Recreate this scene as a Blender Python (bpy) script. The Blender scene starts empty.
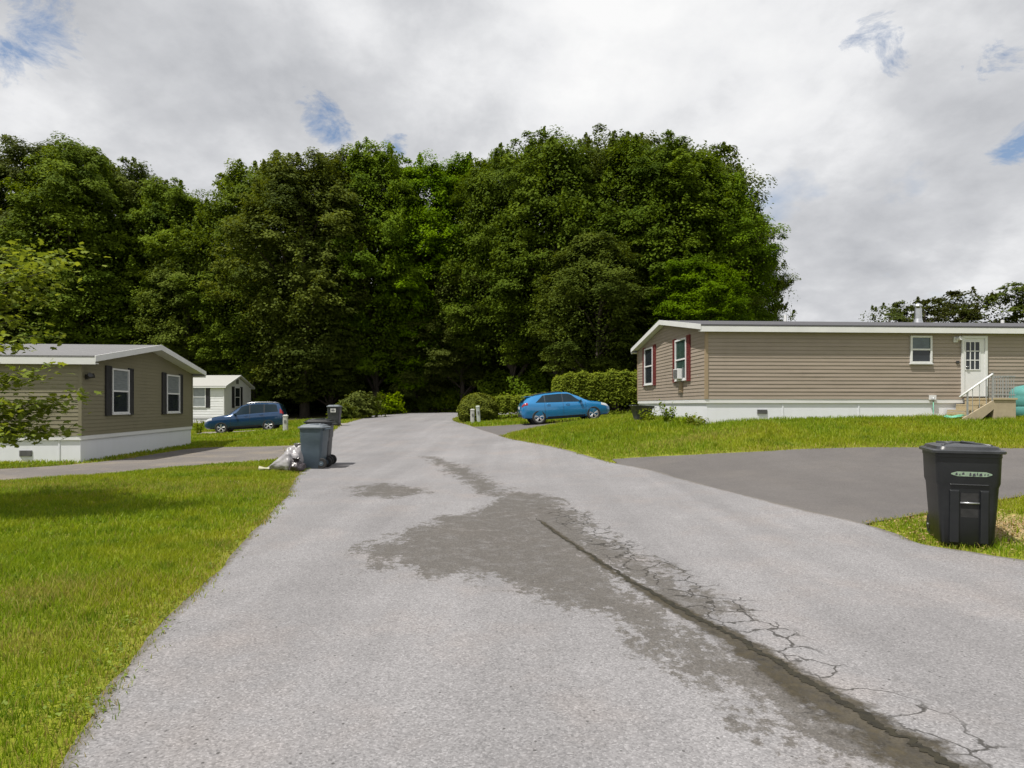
import bpy, bmesh, math, random
import numpy as np
from mathutils import Vector, Matrix, Euler

R = math.radians
rng = np.random.default_rng(7)
random.seed(7)
sc = bpy.context.scene
COL = sc.collection

# ------------------------------------------------------------------ survey
H = 1.68            # eye height
F = 640.0           # focal length in picture pixels
HZ = 405.0          # horizon row


def P(px, py, d):
    return Vector(((px - 512) * d / F, d, H + (HZ - py) * d / F))


_cp = []
def cpix(px, py, d):
    p = P(px, py, d); _cp.append((p.x, p.y, p.z))
def cw(x, y, z):
    _cp.append((x, y, z))

for q in [(-25, -10, 0), (-8, 0, 0), (-25, 5, 0), (0, 0, 0), (5, 0, 0), (10, 1, .12), (22, 0, .3), (0, -12, 0), (25, -12, .2),
          (-3, 7, 0), (10.5, 8.5, .3), (17, 8, .45), (-13, 10, 0), (-12.6, 18.4, .02), (-21, 17.5, 0), (-13.2, 27, .02), (-24, 27, 0),
          (-5, 15.5, .03), (-5.1, 16.4, .05), (0, 14, .06), (-2, 20, .12), (2.2, 21, .55), (19, 19.5, 1.28), (6, 28, 1.2), (16, 29, 1.35),
          (-3, 26, .28), (-6, 40, .62), (-20, 36, -.05), (-24, 48, .25), (-15, 50, .55), (0, 45, 1.0), (10, 45, 1.25), (22, 46, 1.45),
          (-42, 30, 0), (-42, 62, .8), (0, 75, 1.6), (42, 75, 1.9), (-42, 90, 1.3), (42, 30, 1.4), (42, 0, .6), (42, 90, 2.0), (-42, 0, 0),
          (-42, -12, 0), (42, -12, .4)]:
    cw(*q)
for q in [(706, 424, 19.4), (700, 458, 15.5), (832, 448.5, 15.5), (1024, 449, 15), (620, 462, 16.5), (734, 493, 11.5), (866, 525, 8.5),
          (925, 545, 7.6), (505, 437, 26), (453, 421, 40), (453, 412.5, 57), (350, 422, 41), (400, 413.6, 54), (539.5, 424.7, 30.6),
          (595, 420, 31), (272, 431, 38.0), (225, 434.3, 37.2), (332, 426.5, 35), (1005, 421, 18.4)]:
    cpix(*q)
_cp = np.array(_cp)
def _phi(r2):
    return 0.5 * r2 * np.log(r2 + 1e-9)
_n = len(_cp)
_A = np.zeros((_n + 3, _n + 3))
_d2 = ((_cp[:, None, :2] - _cp[None, :, :2]) ** 2).sum(-1)
_A[:_n, :_n] = _phi(_d2) + np.eye(_n) * 0.6
_A[:_n, _n] = 1; _A[:_n, _n + 1:] = _cp[:, :2]
_A[_n, :_n] = 1; _A[_n + 1:, :_n] = _cp[:, :2].T
_w = np.linalg.solve(_A, np.concatenate([_cp[:, 2], np.zeros(3)]))


def hgt(x, y):
    x = np.clip(np.asarray(x, float), -44, 44); y = np.clip(np.asarray(y, float), -14, 92)
    out = _w[_n] + _w[_n + 1] * x + _w[_n + 2] * y
    for i in range(_n):
        out = out + _w[i] * _phi((x - _cp[i, 0]) ** 2 + (y - _cp[i, 1]) ** 2)
    return out


def hz(x, y):
    return float(hgt(x, y))


def G(px, py):
    """ground point seen in that direction from the eye"""
    dx = (px - 512) / F; dz = (HZ - py) / F
    d = np.geomspace(1.2, 120, 6000)
    g = hgt(dx * d, d) - (H + dz * d)
    k = np.argmax(g > 0)
    if g[k] <= 0:
        k = len(d) - 1
    return (dx * d[k], d[k])


# ------------------------------------------------------------------ mesh helpers
class MB:
    def __init__(s):
        s.v = []; s.f = []

    def add(s, vs, fs):
        o = len(s.v); s.v += [tuple(v) for v in vs]; s.f += [tuple(i + o for i in f) for f in fs]; return s

    def box(s, x0, x1, y0, y1, z0, z1, m=None):
        vs = [Vector((x, y, z)) for z in (z0, z1) for y in (y0, y1) for x in (x0, x1)]
        if m is not None:
            vs = [m @ v for v in vs]
        return s.add(vs, [(0, 2, 3, 1), (4, 5, 7, 6), (0, 1, 5, 4), (2, 6, 7, 3), (0, 4, 6, 2), (1, 3, 7, 5)])

    def tube(s, pts, r, n=8, cap=True):
        pts = [Vector(p) for p in pts]
        rs = r if isinstance(r, (list, tuple)) else [r] * len(pts)
        vs = []; fs = []
        for i, p in enumerate(pts):
            t = (pts[min(i + 1, len(pts) - 1)] - pts[max(i - 1, 0)]).normalized()
            a = t.orthogonal().normalized() if i == 0 else (a - t * a.dot(t)).normalized()
            b = t.cross(a)
            for k in range(n):
                an = 2 * math.pi * k / n
                vs.append(p + (a * math.cos(an) + b * math.sin(an)) * rs[i])
        for i in range(len(pts) - 1):
            for k in range(n):
                k2 = (k + 1) % n
                fs.append((i * n + k, i * n + k2, (i + 1) * n + k2, (i + 1) * n + k))
        if cap:
            fs.append(tuple(range(n))[::-1]); fs.append(tuple((len(pts) - 1) * n + k for k in range(n)))
        return s.add(vs, fs)

    def rings(s, rings, cap=True, closed=True):
        n = len(rings[0]); vs = [p for r in rings for p in r]; fs = []
        for i in range(len(rings) - 1):
            for k in range(n if closed else n - 1):
                k2 = (k + 1) % n
                fs.append((i * n + k, i * n + k2, (i + 1) * n + k2, (i + 1) * n + k))
        if cap:
            fs.append(tuple(range(n))[::-1]); fs.append(tuple((len(rings) - 1) * n + k for k in range(n)))
        return s.add(vs, fs)

    def lathe(s, prof, axis='z', n=20, c=(0, 0, 0), cap=False):
        c = Vector(c); rr = []
        for r, h in prof:
            ring = []
            for k in range(n):
                a = 2 * math.pi * k / n
                if axis == 'z': v = Vector((r * math.cos(a), r * math.sin(a), h))
                elif axis == 'y': v = Vector((r * math.cos(a), h, -r * math.sin(a)))
                else: v = Vector((h, r * math.cos(a), r * math.sin(a)))
                ring.append(c + v)
            rr.append(ring)
        return s.rings(rr, cap)

    def build(s, name, m, parent=None, smooth=False, bevel=0.0, fix=False, auto=None):
        me = bpy.data.meshes.new(name)
        me.from_pydata(s.v, [], s.f)
        if fix or bevel:
            b = bmesh.new(); b.from_mesh(me)
            bmesh.ops.recalc_face_normals(b, faces=b.faces)
            if bevel:
                es = [e for e in b.edges if len(e.link_faces) == 2 and e.calc_face_angle(0) > 0.5]
                bmesh.ops.bevel(b, geom=es, offset=bevel, segments=2, affect='EDGES', profile=.5)
            b.to_mesh(me); b.free()
        if smooth:
            me.polygons.foreach_set('use_smooth', [True] * len(me.polygons))
            if auto:
                me.set_sharp_from_angle(angle=R(auto))
        me.materials.append(m)
        o = bpy.data.objects.new(name, me); COL.objects.link(o)
        if parent is not None:
            o.parent = parent
        return o


def np_mesh(name, V, Fc, m, attrs=None, smooth=False, parent=None):
    """V (n,3), Fc (m,k) -> one mesh object; attrs: per-vertex floats"""
    me = bpy.data.meshes.new(name)
    k = Fc.shape[1]
    me.vertices.add(len(V)); me.vertices.foreach_set('co', V.astype(np.float32).ravel())
    me.loops.add(Fc.size); me.loops.foreach_set('vertex_index', Fc.astype(np.int32).ravel())
    me.polygons.add(len(Fc))
    me.polygons.foreach_set('loop_start', np.arange(0, Fc.size, k, dtype=np.int32))
    if smooth:
        me.polygons.foreach_set('use_smooth', np.ones(len(Fc), bool))
    me.update(calc_edges=True)
    for an, av in (attrs or {}).items():
        a = me.attributes.new(an, 'FLOAT', 'POINT'); a.data.foreach_set('value', av.astype(np.float32))
    me.materials.append(m)
    o = bpy.data.objects.new(name, me); COL.objects.link(o)
    if parent is not None:
        o.parent = parent
    return o


def tag(o, label=None, cat=None, group=None, kind=None):
    if label: o['label'] = label
    if cat: o['category'] = cat
    if group: o['group'] = group
    if kind: o['kind'] = kind
    return o


def empty(name, loc, rot=(0, 0, 0)):
    o = bpy.data.objects.new(name, None); COL.objects.link(o)
    o.location = loc; o.rotation_euler = rot; o.empty_display_size = .2
    return o


def copy_tree(o, parent=None):
    c = o.copy(); COL.objects.link(c)
    if parent is not None: c.parent = parent
    for ch in list(o.children):
        copy_tree(ch, c)
    return c


# ------------------------------------------------------------------ materials
def newmat(name):
    m = bpy.data.materials.new(name); m.use_nodes = True
    nt = m.node_tree; nt.nodes.clear()
    return m, nt


def nd(nt, t, ins=None, **kw):
    n = nt.nodes.new(t)
    for k, v in kw.items(): setattr(n, k, v)
    for k, v in (ins or {}).items():
        if hasattr(v, 'is_linked') or isinstance(v, bpy.types.NodeSocket): nt.links.new(v, n.inputs[k])
        else: n.inputs[k].default_value = v
    return n


def ramp(nt, fac, stops, interp='LINEAR'):
    n = nd(nt, 'ShaderNodeValToRGB', {'Fac': fac}); cr = n.color_ramp; cr.interpolation = interp
    while len(cr.elements) < len(stops): cr.elements.new(.5)
    for e, (p, c) in zip(cr.elements, stops):
        e.position = p; e.color = (c, c, c, 1) if isinstance(c, (int, float)) else (*c, 1)
    return n.outputs['Color']


def mixc(nt, fac, a, b, blend='MIX'):
    n = nt.nodes.new('ShaderNodeMix'); n.data_type = 'RGBA'; n.blend_type = blend
    for s, v in ((n.inputs[0], fac), (n.inputs[6], a), (n.inputs[7], b)):
        if isinstance(v, bpy.types.NodeSocket): nt.links.new(v, s)
        elif isinstance(v, (int, float)): s.default_value = v
        else: s.default_value = (*v, 1)
    return n.outputs[2]


def math_(nt, op, a, b=0.0, c=0.0, clamp=False):
    n = nt.nodes.new('ShaderNodeMath'); n.operation = op; n.use_clamp = clamp
    for s, v in zip(n.inputs, (a, b, c)):
        if isinstance(v, bpy.types.NodeSocket): nt.links.new(v, s)
        else: s.default_value = v
    return n.outputs[0]


def noise(nt, vec, scale, detail=4, rough=.55, dist=0.0):
    return nd(nt, 'ShaderNodeTexNoise', {'Vector': vec, 'Scale': scale, 'Detail': detail, 'Roughness': rough, 'Distortion': dist}).outputs['Fac']


def obj_co(nt):
    return nd(nt, 'ShaderNodeTexCoord').outputs['Object']


def attr(nt, name):
    return nd(nt, 'ShaderNodeAttribute', attribute_name=name).outputs['Fac']


def finish(nt, color, rough=.6, metal=0.0, spec=.5, bump=None, bdist=.01, bstr=.5, coat=0.0):
    b = nd(nt, 'ShaderNodeBsdfPrincipled', {'Metallic': metal, 'Specular IOR Level': spec, 'Coat Weight': coat, 'Coat Roughness': .05})
    for k, v in (('Base Color', color), ('Roughness', rough)):
        if isinstance(v, bpy.types.NodeSocket): nt.links.new(v, b.inputs[k])
        else: b.inputs[k].default_value = v if isinstance(v, (int, float)) else (*v, 1)
    if bump is not None:
        bn = nd(nt, 'ShaderNodeBump', {'Height': bump, 'Distance': bdist, 'Strength': bstr})
        nt.links.new(bn.outputs[0], b.inputs['Normal'])
    o = nd(nt, 'ShaderNodeOutputMaterial', {'Surface': b.outputs[0]})
    return b


def pm(name, c1, c2=None, scale=6, rough=.6, metal=0, spec=.4, bump=0, bscale=None, coat=0, stretch=(1, 1, 1)):
    m, nt = newmat(name)
    co = nd(nt, 'ShaderNodeMapping', {'Vector': obj_co(nt), 'Scale': stretch}).outputs[0]
    n = noise(nt, co, scale, 5, .6)
    if c2 is None: c2 = tuple(v * .8 for v in c1)
    c = mixc(nt, ramp(nt, n, [(.3, 0.), (.7, 1.)]), c1, c2)
    bh = noise(nt, co, bscale or scale * 6, 3) if bump else None
    finish(nt, c, rough, metal, spec, bh, bump or .01, .6, coat)
    return m


def siding_mat(name, c1, c2):
    m, nt = newmat(name); co = obj_co(nt)
    a = noise(nt, nd(nt, 'ShaderNodeMapping', {'Vector': co, 'Scale': (.25, .25, 5)}).outputs[0], 1.5, 3)
    b = noise(nt, co, 1.1, 5, .65)
    g = noise(nt, nd(nt, 'ShaderNodeMapping', {'Vector': co, 'Scale': (3, 3, 60)}).outputs[0], 2, 3)
    c = mixc(nt, a, c1, c2)
    c = mixc(nt, math_(nt, 'MULTIPLY', ramp(nt, b, [(.52, 0.), (.8, 1.)]), .35), c, tuple(v * .62 for v in c1))
    # slightly wavy vinyl panels
    wv = noise(nt, nd(nt, 'ShaderNodeMapping', {'Vector': co, 'Scale': (.7, .7, 3)}).outputs[0], 1.0, 2)
    hgt_ = math_(nt, 'ADD', math_(nt, 'MULTIPLY', wv, 6.0), g)
    finish(nt, c, .5, 0, .35, hgt_, .004, .7)
    return m


def leaf_mat(name, dark, light, trans=.35, attrname='rnd', objvar=.25):
    m, nt = newmat(name)
    r = attr(nt, attrname)
    oi = nd(nt, 'ShaderNodeObjectInfo').outputs['Random']
    c = mixc(nt, r, dark, light)
    hs = nd(nt, 'ShaderNodeHueSaturation', {'Color': c, 'Hue': math_(nt, 'MULTIPLY_ADD', oi, .03, .485), 'Saturation': math_(nt, 'MULTIPLY_ADD', oi, .2, .88),
                                            'Value': math_(nt, 'MULTIPLY_ADD', oi, objvar * 2, 1 - objvar)}).outputs[0]
    d = nd(nt, 'ShaderNodeBsdfPrincipled', {'Base Color': hs, 'Roughness': .65, 'Specular IOR Level': .06})
    t = nd(nt, 'ShaderNodeBsdfTranslucent', {'Color': mixc(nt, 1.0, hs, (1.0, .92, .3), 'MULTIPLY')})
    mx = nd(nt, 'ShaderNodeMixShader', {0: trans, 1: d.outputs[0], 2: t.outputs[0]})
    nd(nt, 'ShaderNodeOutputMaterial', {'Surface': mx.outputs[0]})
    return m


M = {}
M['siding_olive'] = siding_mat('siding_olive', (.178, .163, .108), (.20, .183, .122))
M['siding_tan'] = siding_mat('siding_tan', (.268, .224, .182), (.30, .25, .204))
M['siding_white'] = siding_mat('siding_white', (.66, .67, .68), (.71, .72, .73))
M['trim_white'] = pm('trim_white', (.66, .665, .67), (.60, .605, .61), 2, .45)
M['trim_tan'] = pm('trim_tan', (.31, .235, .15), (.27, .205, .135), 3, .5)
M['trim_olive'] = pm('trim_olive', (.185, .17, .112), (.165, .15, .10), 3, .5)
m, nt = newmat('skirting'); co = obj_co(nt)
zz = nd(nt, 'ShaderNodeSeparateXYZ', {'Vector': co}).outputs['Z']
dirt = math_(nt, 'MULTIPLY', ramp(nt, math_(nt, 'ADD', zz, math_(nt, 'MULTIPLY', noise(nt, co, 3, 5, .7), .25)), [(.02, 1.), (.26, 0.)]), .45)
sp = noise(nt, nd(nt, 'ShaderNodeMapping', {'Vector': co, 'Scale': (1, 1, .25)}).outputs[0], 5, 4)
c = mixc(nt, dirt, mixc(nt, ramp(nt, sp, [(.4, 0.), (.75, .25)]), (.66, .675, .72), (.58, .59, .61)), (.42, .38, .28))
finish(nt, c, .5, 0, .3, noise(nt, nd(nt, 'ShaderNodeMapping', {'Vector': co, 'Scale': (1, 1, .1)}).outputs[0], 3, 2), .02, .4); M['skirting'] = m
m, nt = newmat('shingle'); co = obj_co(nt)
br = nd(nt, 'ShaderNodeTexBrick', {'Vector': co, 'Scale': 1.0, 'Color1': (.12, .12, .13, 1), 'Color2': (.155, .155, .16, 1), 'Mortar': (.07, .07, .075, 1), 'Mortar Size': .012, 'Brick Width': .3, 'Row Height': .145})
c = mixc(nt, .5, br.outputs[0], ramp(nt, noise(nt, co, 60, 3), [(.3, .1), (.7, .27)]))
finish(nt, c, .9, 0, .2, noise(nt, co, 90, 2), .006, .6); M['shingle'] = m
m, nt = newmat('shingle_dark'); co = obj_co(nt)
finish(nt, mixc(nt, noise(nt, co, 30, 4), (.05, .05, .055), (.11, .11, .12)), .9, 0, .2); M['shingle_dark'] = m
m, nt = newmat('shingle_pale'); co = obj_co(nt)
finish(nt, mixc(nt, noise(nt, co, 14, 4), (.28, .28, .265), (.37, .37, .35)), .9, 0, .2); M['shingle_pale'] = m
M['black_shutter'] = pm('black_shutter', (.02, .019, .024), (.032, .03, .036), 4, .5)
M['maroon_shutter'] = pm('maroon_shutter', (.16, .025, .024), (.12, .02, .02), 4, .5)
M['pane_dark'] = pm('pane_dark', (.014, .018, .022), (.028, .033, .038), 2, .05, 0, .4)
M['pane_light'] = pm('pane_light', (.16, .18, .19), (.24, .26, .27), 3, .1, 0, .8, stretch=(1, 1, 8))
M['pane_green'] = pm('pane_green', (.02, .042, .036), (.05, .085, .075), 4, .08, 0, .8)
M['vent_grey'] = pm('vent_grey', (.10, .10, .10), (.17, .17, .17), 4, .6)
M['metal'] = pm('metal', (.62, .63, .65), (.45, .46, .48), 8, .32, .9)
M['dull_metal'] = pm('dull_metal', (.40, .41, .42), (.30, .31, .32), 8, .5, .5)
M['black_metal'] = pm('black_metal', (.025, .025, .026), (.04, .04, .04), 8, .45)
M['concrete'] = pm('concrete', (.38, .32, .22), (.31, .255, .18), 5, .85, bump=.004)
M['wood_step'] = pm('wood_step', (.40, .34, .22), (.32, .26, .16), 3, .8, bump=.003, stretch=(1, 8, 8))
M['bin_black'] = pm('bin_black', (.008, .0095, .011), (.013, .0145, .016), 9, .42, 0, .45, bump=.0015, bscale=260)
M['bin_lid_black'] = pm('bin_lid_black', (.018, .02, .023), (.034, .036, .04), 7, .34, 0, .5, bump=.001, bscale=260)
M['bin_grey'] = pm('bin_grey', (.075, .10, .125), (.06, .085, .105), 9, .45, bump=.001, bscale=260)
M['bin_lid_grey'] = pm('bin_lid_grey', (.16, .18, .20), (.12, .14, .16), 9, .45)
M['bin_dark'] = pm('bin_dark', (.032, .036, .042), (.05, .053, .06), 9, .45)
M['rubber'] = pm('rubber', (.015, .015, .015), (.03, .03, .03), 12, .75)
M['sticker_green'] = pm('sticker_green', (.25, .33, .24), (.17, .24, .17), 30, .5)
M['sticker_white'] = pm('sticker_white', (.62, .62, .60), (.5, .5, .5), 20, .5)
M['mark_dark'] = pm('mark_dark', (.03, .03, .045), (.05, .05, .06), 20, .5)
M['bag_white'] = pm('bag_white', (.36, .35, .36), (.20, .19, .20), 5, .28, 0, .5, bump=.012, bscale=22)
M['bag_yellow'] = pm('bag_yellow', (.5, .48, .3), (.42, .41, .32), 5, .3, 0, .5, bump=.01, bscale=22)
M['bag_dark'] = pm('bag_dark', (.025, .02, .024), (.05, .04, .045), 5, .25, 0, .6, bump=.012, bscale=22)
M['teal'] = pm('teal', (.07, .24, .225), (.11, .3, .28), 5, .4)
M['hose'] = pm('hose', (.10, .36, .24), (.14, .42, .3), 8, .45)
M['pedestal'] = pm('pedestal', (.40, .43, .40), (.30, .33, .31), 8, .55)
M['pedestal_pale'] = pm('pedestal_pale', (.42, .42, .40), (.35, .35, .33), 8, .55)
M['bark'] = pm('bark', (.085, .07, .055), (.045, .037, .03), 4, .9, bump=.03, bscale=14, stretch=(4, 4, .7))
M['paint_blue'] = pm('paint_blue', (.010, .165, .39), (.010, .155, .37), 3, .2, .2, .5, coat=1)
M['paint_navy'] = pm('paint_navy', (.008, .043, .115), (.007, .039, .105), 3, .2, .25, .5, coat=1)
M['car_glass'] = pm('car_glass', (.006, .016, .024), (.010, .022, .032), 3, .05, 0, .35)
M['car_black'] = pm('car_black', (.015, .015, .016), (.022, .022, .022), 6, .55)
M['red_light'] = pm('red_light', (.30, .012, .015), (.2, .01, .012), 9, .12, 0, .7)
M['lamp_clear'] = pm('lamp_clear', (.62, .64, .66), (.45, .47, .5), 9, .1, .2, .8)
M['alloy'] = pm('alloy', (.68, .68, .69), (.55, .55, .56), 9, .3, .7)

M['leaf_maple'] = leaf_mat('leaf_maple', (.054, .092, .006), (.182, .252, .014), .42)
M['leaf_dark'] = leaf_mat('leaf_dark', (.044, .075, .005), (.148, .208, .013), .40)
M['leaf_pale'] = leaf_mat('leaf_pale', (.065, .095, .012), (.17, .21, .03), .38)
M['leaf_fore'] = leaf_mat('leaf_fore', (.09, .155, .010), (.25, .34, .026), .48, objvar=.03)
M['leaf_hedge'] = leaf_mat('leaf_hedge', (.09, .135, .007), (.25, .30, .016), .44)
M['leaf_far'] = leaf_mat('leaf_far', (.035, .045, .008), (.085, .10, .018), .3)
M['leaf_yellow'] = leaf_mat('leaf_yellow', (.25, .28, .05), (.45, .42, .08), .4, objvar=.03)

# grass blades: hue drifts in patches over the lawn
m, nt = newmat('grass_blade')
pos = nd(nt, 'ShaderNodeNewGeometry').outputs['Position']
pn = noise(nt, pos, .45, 5, .65); pn2 = noise(nt, pos, 1.9, 4, .6)
base = mixc(nt, attr(nt, 'rnd'), (.120, .205, .006), (.30, .385, .014))
base = mixc(nt, ramp(nt, pn, [(.44, 0.), (.70, .65)]), base, (.38, .36, .02))
base = mixc(nt, math_(nt, 'MULTIPLY', ramp(nt, pn2, [(.54, 0.), (.68, 1.)]), .6), base, (.055, .125, .006))
base = mixc(nt, attr(nt, 'dry'), base, (.40, .30, .10))
d = nd(nt, 'ShaderNodeBsdfPrincipled', {'Base Color': base, 'Roughness': .5, 'Specular IOR Level': .25})
t = nd(nt, 'ShaderNodeBsdfTranslucent', {'Color': base})
mx = nd(nt, 'ShaderNodeMixShader', {0: .48, 1: d.outputs[0], 2: t.outputs[0]})
nd(nt, 'ShaderNodeOutputMaterial', {'Surface': mx.outputs[0]}); M['grass'] = m

# ground under the lawn and woods
m, nt = newmat('lawn_soil'); co = obj_co(nt)
a = noise(nt, co, .5, 6, .65); b = noise(nt, co, 9, 5, .65)
c = mixc(nt, ramp(nt, b, [(.35, 0.), (.65, 1.)]), (.115, .145, .012), (.20, .215, .022))
c = mixc(nt, ramp(nt, a, [(.45, 0.), (.72, .7)]), c, (.19, .17, .045))
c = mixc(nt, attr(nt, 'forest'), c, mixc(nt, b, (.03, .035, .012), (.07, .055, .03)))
c = mixc(nt, attr(nt, 'bare'), c, mixc(nt, ramp(nt, b, [(.4, 0.), (.6, 1.)]), (.28, .20, .12), (.40, .31, .19)))
finish(nt, c, .95, 0, .1, b, .05, .8); M['lawn_soil'] = m


def asphalt(name, c1, c2, worn=None, tint=None, fine=1.0, spot=None):
    m, nt = newmat(name); co = obj_co(nt)
    big = noise(nt, co, .35, 5, .6); mid = noise(nt, co, 2.6, 5, .65)
    sp1 = noise(nt, co, 55, 3, .6); sp2 = nd(nt, 'ShaderNodeTexVoronoi', {'Vector': co, 'Scale': 95.0}).outputs['Color']
    spv = nd(nt, 'ShaderNodeSeparateColor', {'Color': sp2}).outputs[0]
    c = mixc(nt, ramp(nt, big, [(.35, 0.), (.65, 1.)]), c1, c2)
    c = mixc(nt, math_(nt, 'MULTIPLY', ramp(nt, mid, [(.4, 0.), (.75, 1.)]), .3), c, tuple(v * .8 for v in c1))
    if tint:
        c = mixc(nt, math_(nt, 'MULTIPLY', ramp(nt, noise(nt, co, .8, 4, .6), [(.5, 0.), (.7, 1.)]), .6), c, tint)
    # aggregate: pale and dark stones
    st = ramp(nt, spv, [(.0, .55), (.25, .86), (.75, 1.04), (1., 1.42)])
    c = mixc(nt, .75 * fine, c, st, 'MULTIPLY')
    c = mixc(nt, .55 * fine, c, ramp(nt, sp1, [(.3, .72), (.7, 1.25)]), 'MULTIPLY')
    # loose grit, chips and old tyre tracks
    gr = nd(nt, 'ShaderNodeTexVoronoi', {'Vector': co, 'Scale': 24.0}); gd_ = nd(nt, 'ShaderNodeSeparateColor', {'Color': gr.outputs['Color']}).outputs[1]
    gm_ = math_(nt, 'MULTIPLY', ramp(nt, gr.outputs['Distance'], [(.16, 1.), (.24, 0.)]), ramp(nt, gd_, [(.93, 0.), (.95, 1.)], 'LINEAR'))
    c = mixc(nt, math_(nt, 'MULTIPLY', gm_, .75 * fine), c, (.03, .028, .026))
    tr_ = noise(nt, nd(nt, 'ShaderNodeMapping', {'Vector': co, 'Rotation': (0, 0, R(-14)), 'Scale': (1.3, .05, 1)}).outputs[0], 1.1, 4, .55)
    c = mixc(nt, 1.0, c, ramp(nt, tr_, [(.32, .90), (.66, 1.08)] if worn else [(.3, .96), (.7, 1.03)]), 'MULTIPLY')
    hb = math_(nt, 'ADD', spv, math_(nt, 'MULTIPLY', mid, .6))
    if worn:
        e = attr(nt, 'worn')
        n1 = noise(nt, nd(nt, 'ShaderNodeMapping', {'Vector': co, 'Rotation': (0, 0, R(-15)), 'Scale': (1.0, .55, 1)}).outputs[0], 2.2, 9, .72, .4)
        n2 = noise(nt, co, 13, 5, .75)
        w = math_(nt, 'ADD', e, math_(nt, 'MULTIPLY', math_(nt, 'SUBTRACT', n1, .5), 2.3))
        w = math_(nt, 'ADD', w, math_(nt, 'MULTIPLY', math_(nt, 'SUBTRACT', n2, .5), 1.7))
        wm = ramp(nt, w, [(.42, 0.), (.60, 1.)])
        wm = math_(nt, 'MULTIPLY', wm, ramp(nt, e, [(.02, 0.), (.12, 1.)]))
        dk = mixc(nt, n2, (.045, .041, .036), (.108, .098, .086))
        dk = mixc(nt, .7, dk, st, 'MULTIPLY')
        wm = math_(nt, 'MULTIPLY', wm, ramp(nt, noise(nt, co, 4.5, 8, .75), [(.28, .45), (.50, 1.)]))
        c = mixc(nt, math_(nt, 'MULTIPLY', wm, .84), c, dk)
        # seam between the two lanes of asphalt, filled with dirt
        se = attr(nt, 'seam'); n3 = noise(nt, co, 7, 6, .7)
        sv = math_(nt, 'ADD', se, math_(nt, 'MULTIPLY', math_(nt, 'SUBTRACT', n3, .5), 1.25))
        sm = ramp(nt, sv, [(.36, 0.), (.66, 1.)])
        c = mixc(nt, math_(nt, 'MULTIPLY', sm, .9), c, mixc(nt, ramp(nt, n2, [(.3, 0.), (.7, 1.)]), (.012, .010, .005), (.062, .051, .030)))
        # alligator cracks beside the seam
        cz = attr(nt, 'crack')
        wob = nd(nt, 'ShaderNodeTexNoise', {'Vector': co, 'Scale': 5.0, 'Detail': 5.0}).outputs['Color']
        cv = nd(nt, 'ShaderNodeVectorMath', {0: co, 1: nd(nt, 'ShaderNodeVectorMath', {0: wob, 3: .28}, operation='SCALE').outputs[0]}, operation='ADD').outputs[0]
        vd = nd(nt, 'ShaderNodeTexVoronoi', {'Vector': cv, 'Scale': 3.3}, feature='DISTANCE_TO_EDGE').outputs['Distance']
        cm = ramp(nt, vd, [(.0, 1.), (.014, .9), (.034, 0.)])
        gate = ramp(nt, math_(nt, 'ADD', cz, math_(nt, 'MULTIPLY', math_(nt, 'SUBTRACT', noise(nt, co, 1.3, 3), .5), .9)), [(.4, 0.), (.62, 1.)])
        cm = math_(nt, 'MULTIPLY', math_(nt, 'MULTIPLY', cm, gate), math_(nt, 'SUBTRACT', 1.0, sm))
        c = mixc(nt, math_(nt, 'MULTIPLY', cm, .85), c, (.028, .026, .022))
        # a little dirt and dead grass along the road edge, and two rusty spots
        ed = attr(nt, 'edge')
        em = ramp(nt, math_(nt, 'ADD', ed, math_(nt, 'MULTIPLY', math_(nt, 'SUBTRACT', n3, .5), .9)), [(.45, 0.), (.85, 1.)])
        c = mixc(nt, math_(nt, 'MULTIPLY', em, .6), c, (.075, .062, .040))
        ru = attr(nt, 'rust')
        rm = ramp(nt, math_(nt, 'ADD', ru, math_(nt, 'MULTIPLY', math_(nt, 'SUBTRACT', n2, .5), .9)), [(.5, 0.), (.9, 1.)])
        c = mixc(nt, math_(nt, 'MULTIPLY', rm, .5), c, (.22, .12, .09))
        hb = math_(nt, 'SUBTRACT', hb, math_(nt, 'MULTIPLY', math_(nt, 'ADD', cm, sm, clamp=True), 4.0))
    finish(nt, c, .9, 0, .25, hb, .006, .55)
    return m


M['asphalt'] = asphalt('asphalt', (.184, .179, .184), (.220, .215, .221), worn=True, tint=(.226, .206, .200))
M['asphalt_new'] = asphalt('asphalt_new', (.098, .091, .089), (.118, .110, .107), tint=(.128, .117, .110), fine=.6)
M['drive_grey'] = asphalt('drive_grey', (.128, .117, .112), (.155, .141, .128), tint=(.225, .19, .145), fine=.8)
M['gravel'] = asphalt('gravel', (.20, .185, .16), (.26, .235, .20), fine=1.0)

# ------------------------------------------------------------------ world, sun, camera
SUN_EL, SUN_TH = 64.0, 38.0     # shadows run towards (+x, a little +y)
sunvec = Vector((-math.cos(R(SUN_TH)) * math.cos(R(SUN_EL)), -math.sin(R(SUN_TH)) * math.cos(R(SUN_EL)), math.sin(R(SUN_EL))))
w = bpy.data.worlds.new('World'); sc.world = w; w.use_nodes = True
nt = w.node_tree; nt.nodes.clear()
sky = nd(nt, 'ShaderNodeTexSky', sky_type='NISHITA'); sky.sun_disc = False
sky.sun_elevation = R(SUN_EL); sky.sun_rotation = math.atan2(sunvec.x, sunvec.y)
gen = nd(nt, 'ShaderNodeTexCoord').outputs['Generated']
s = nd(nt, 'ShaderNodeSeparateXYZ', {'Vector': gen})
zz = math_(nt, 'ADD', math_(nt, 'MAXIMUM', s.outputs[2], 0.0), .42)
cv = nd(nt, 'ShaderNodeCombineXYZ', {0: math_(nt, 'DIVIDE', s.outputs[0], zz), 1: math_(nt, 'DIVIDE', s.outputs[1], zz), 2: 3.7}).outputs[0]
n1 = noise(nt, cv, 1.5, 9, .55, .0)
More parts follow.
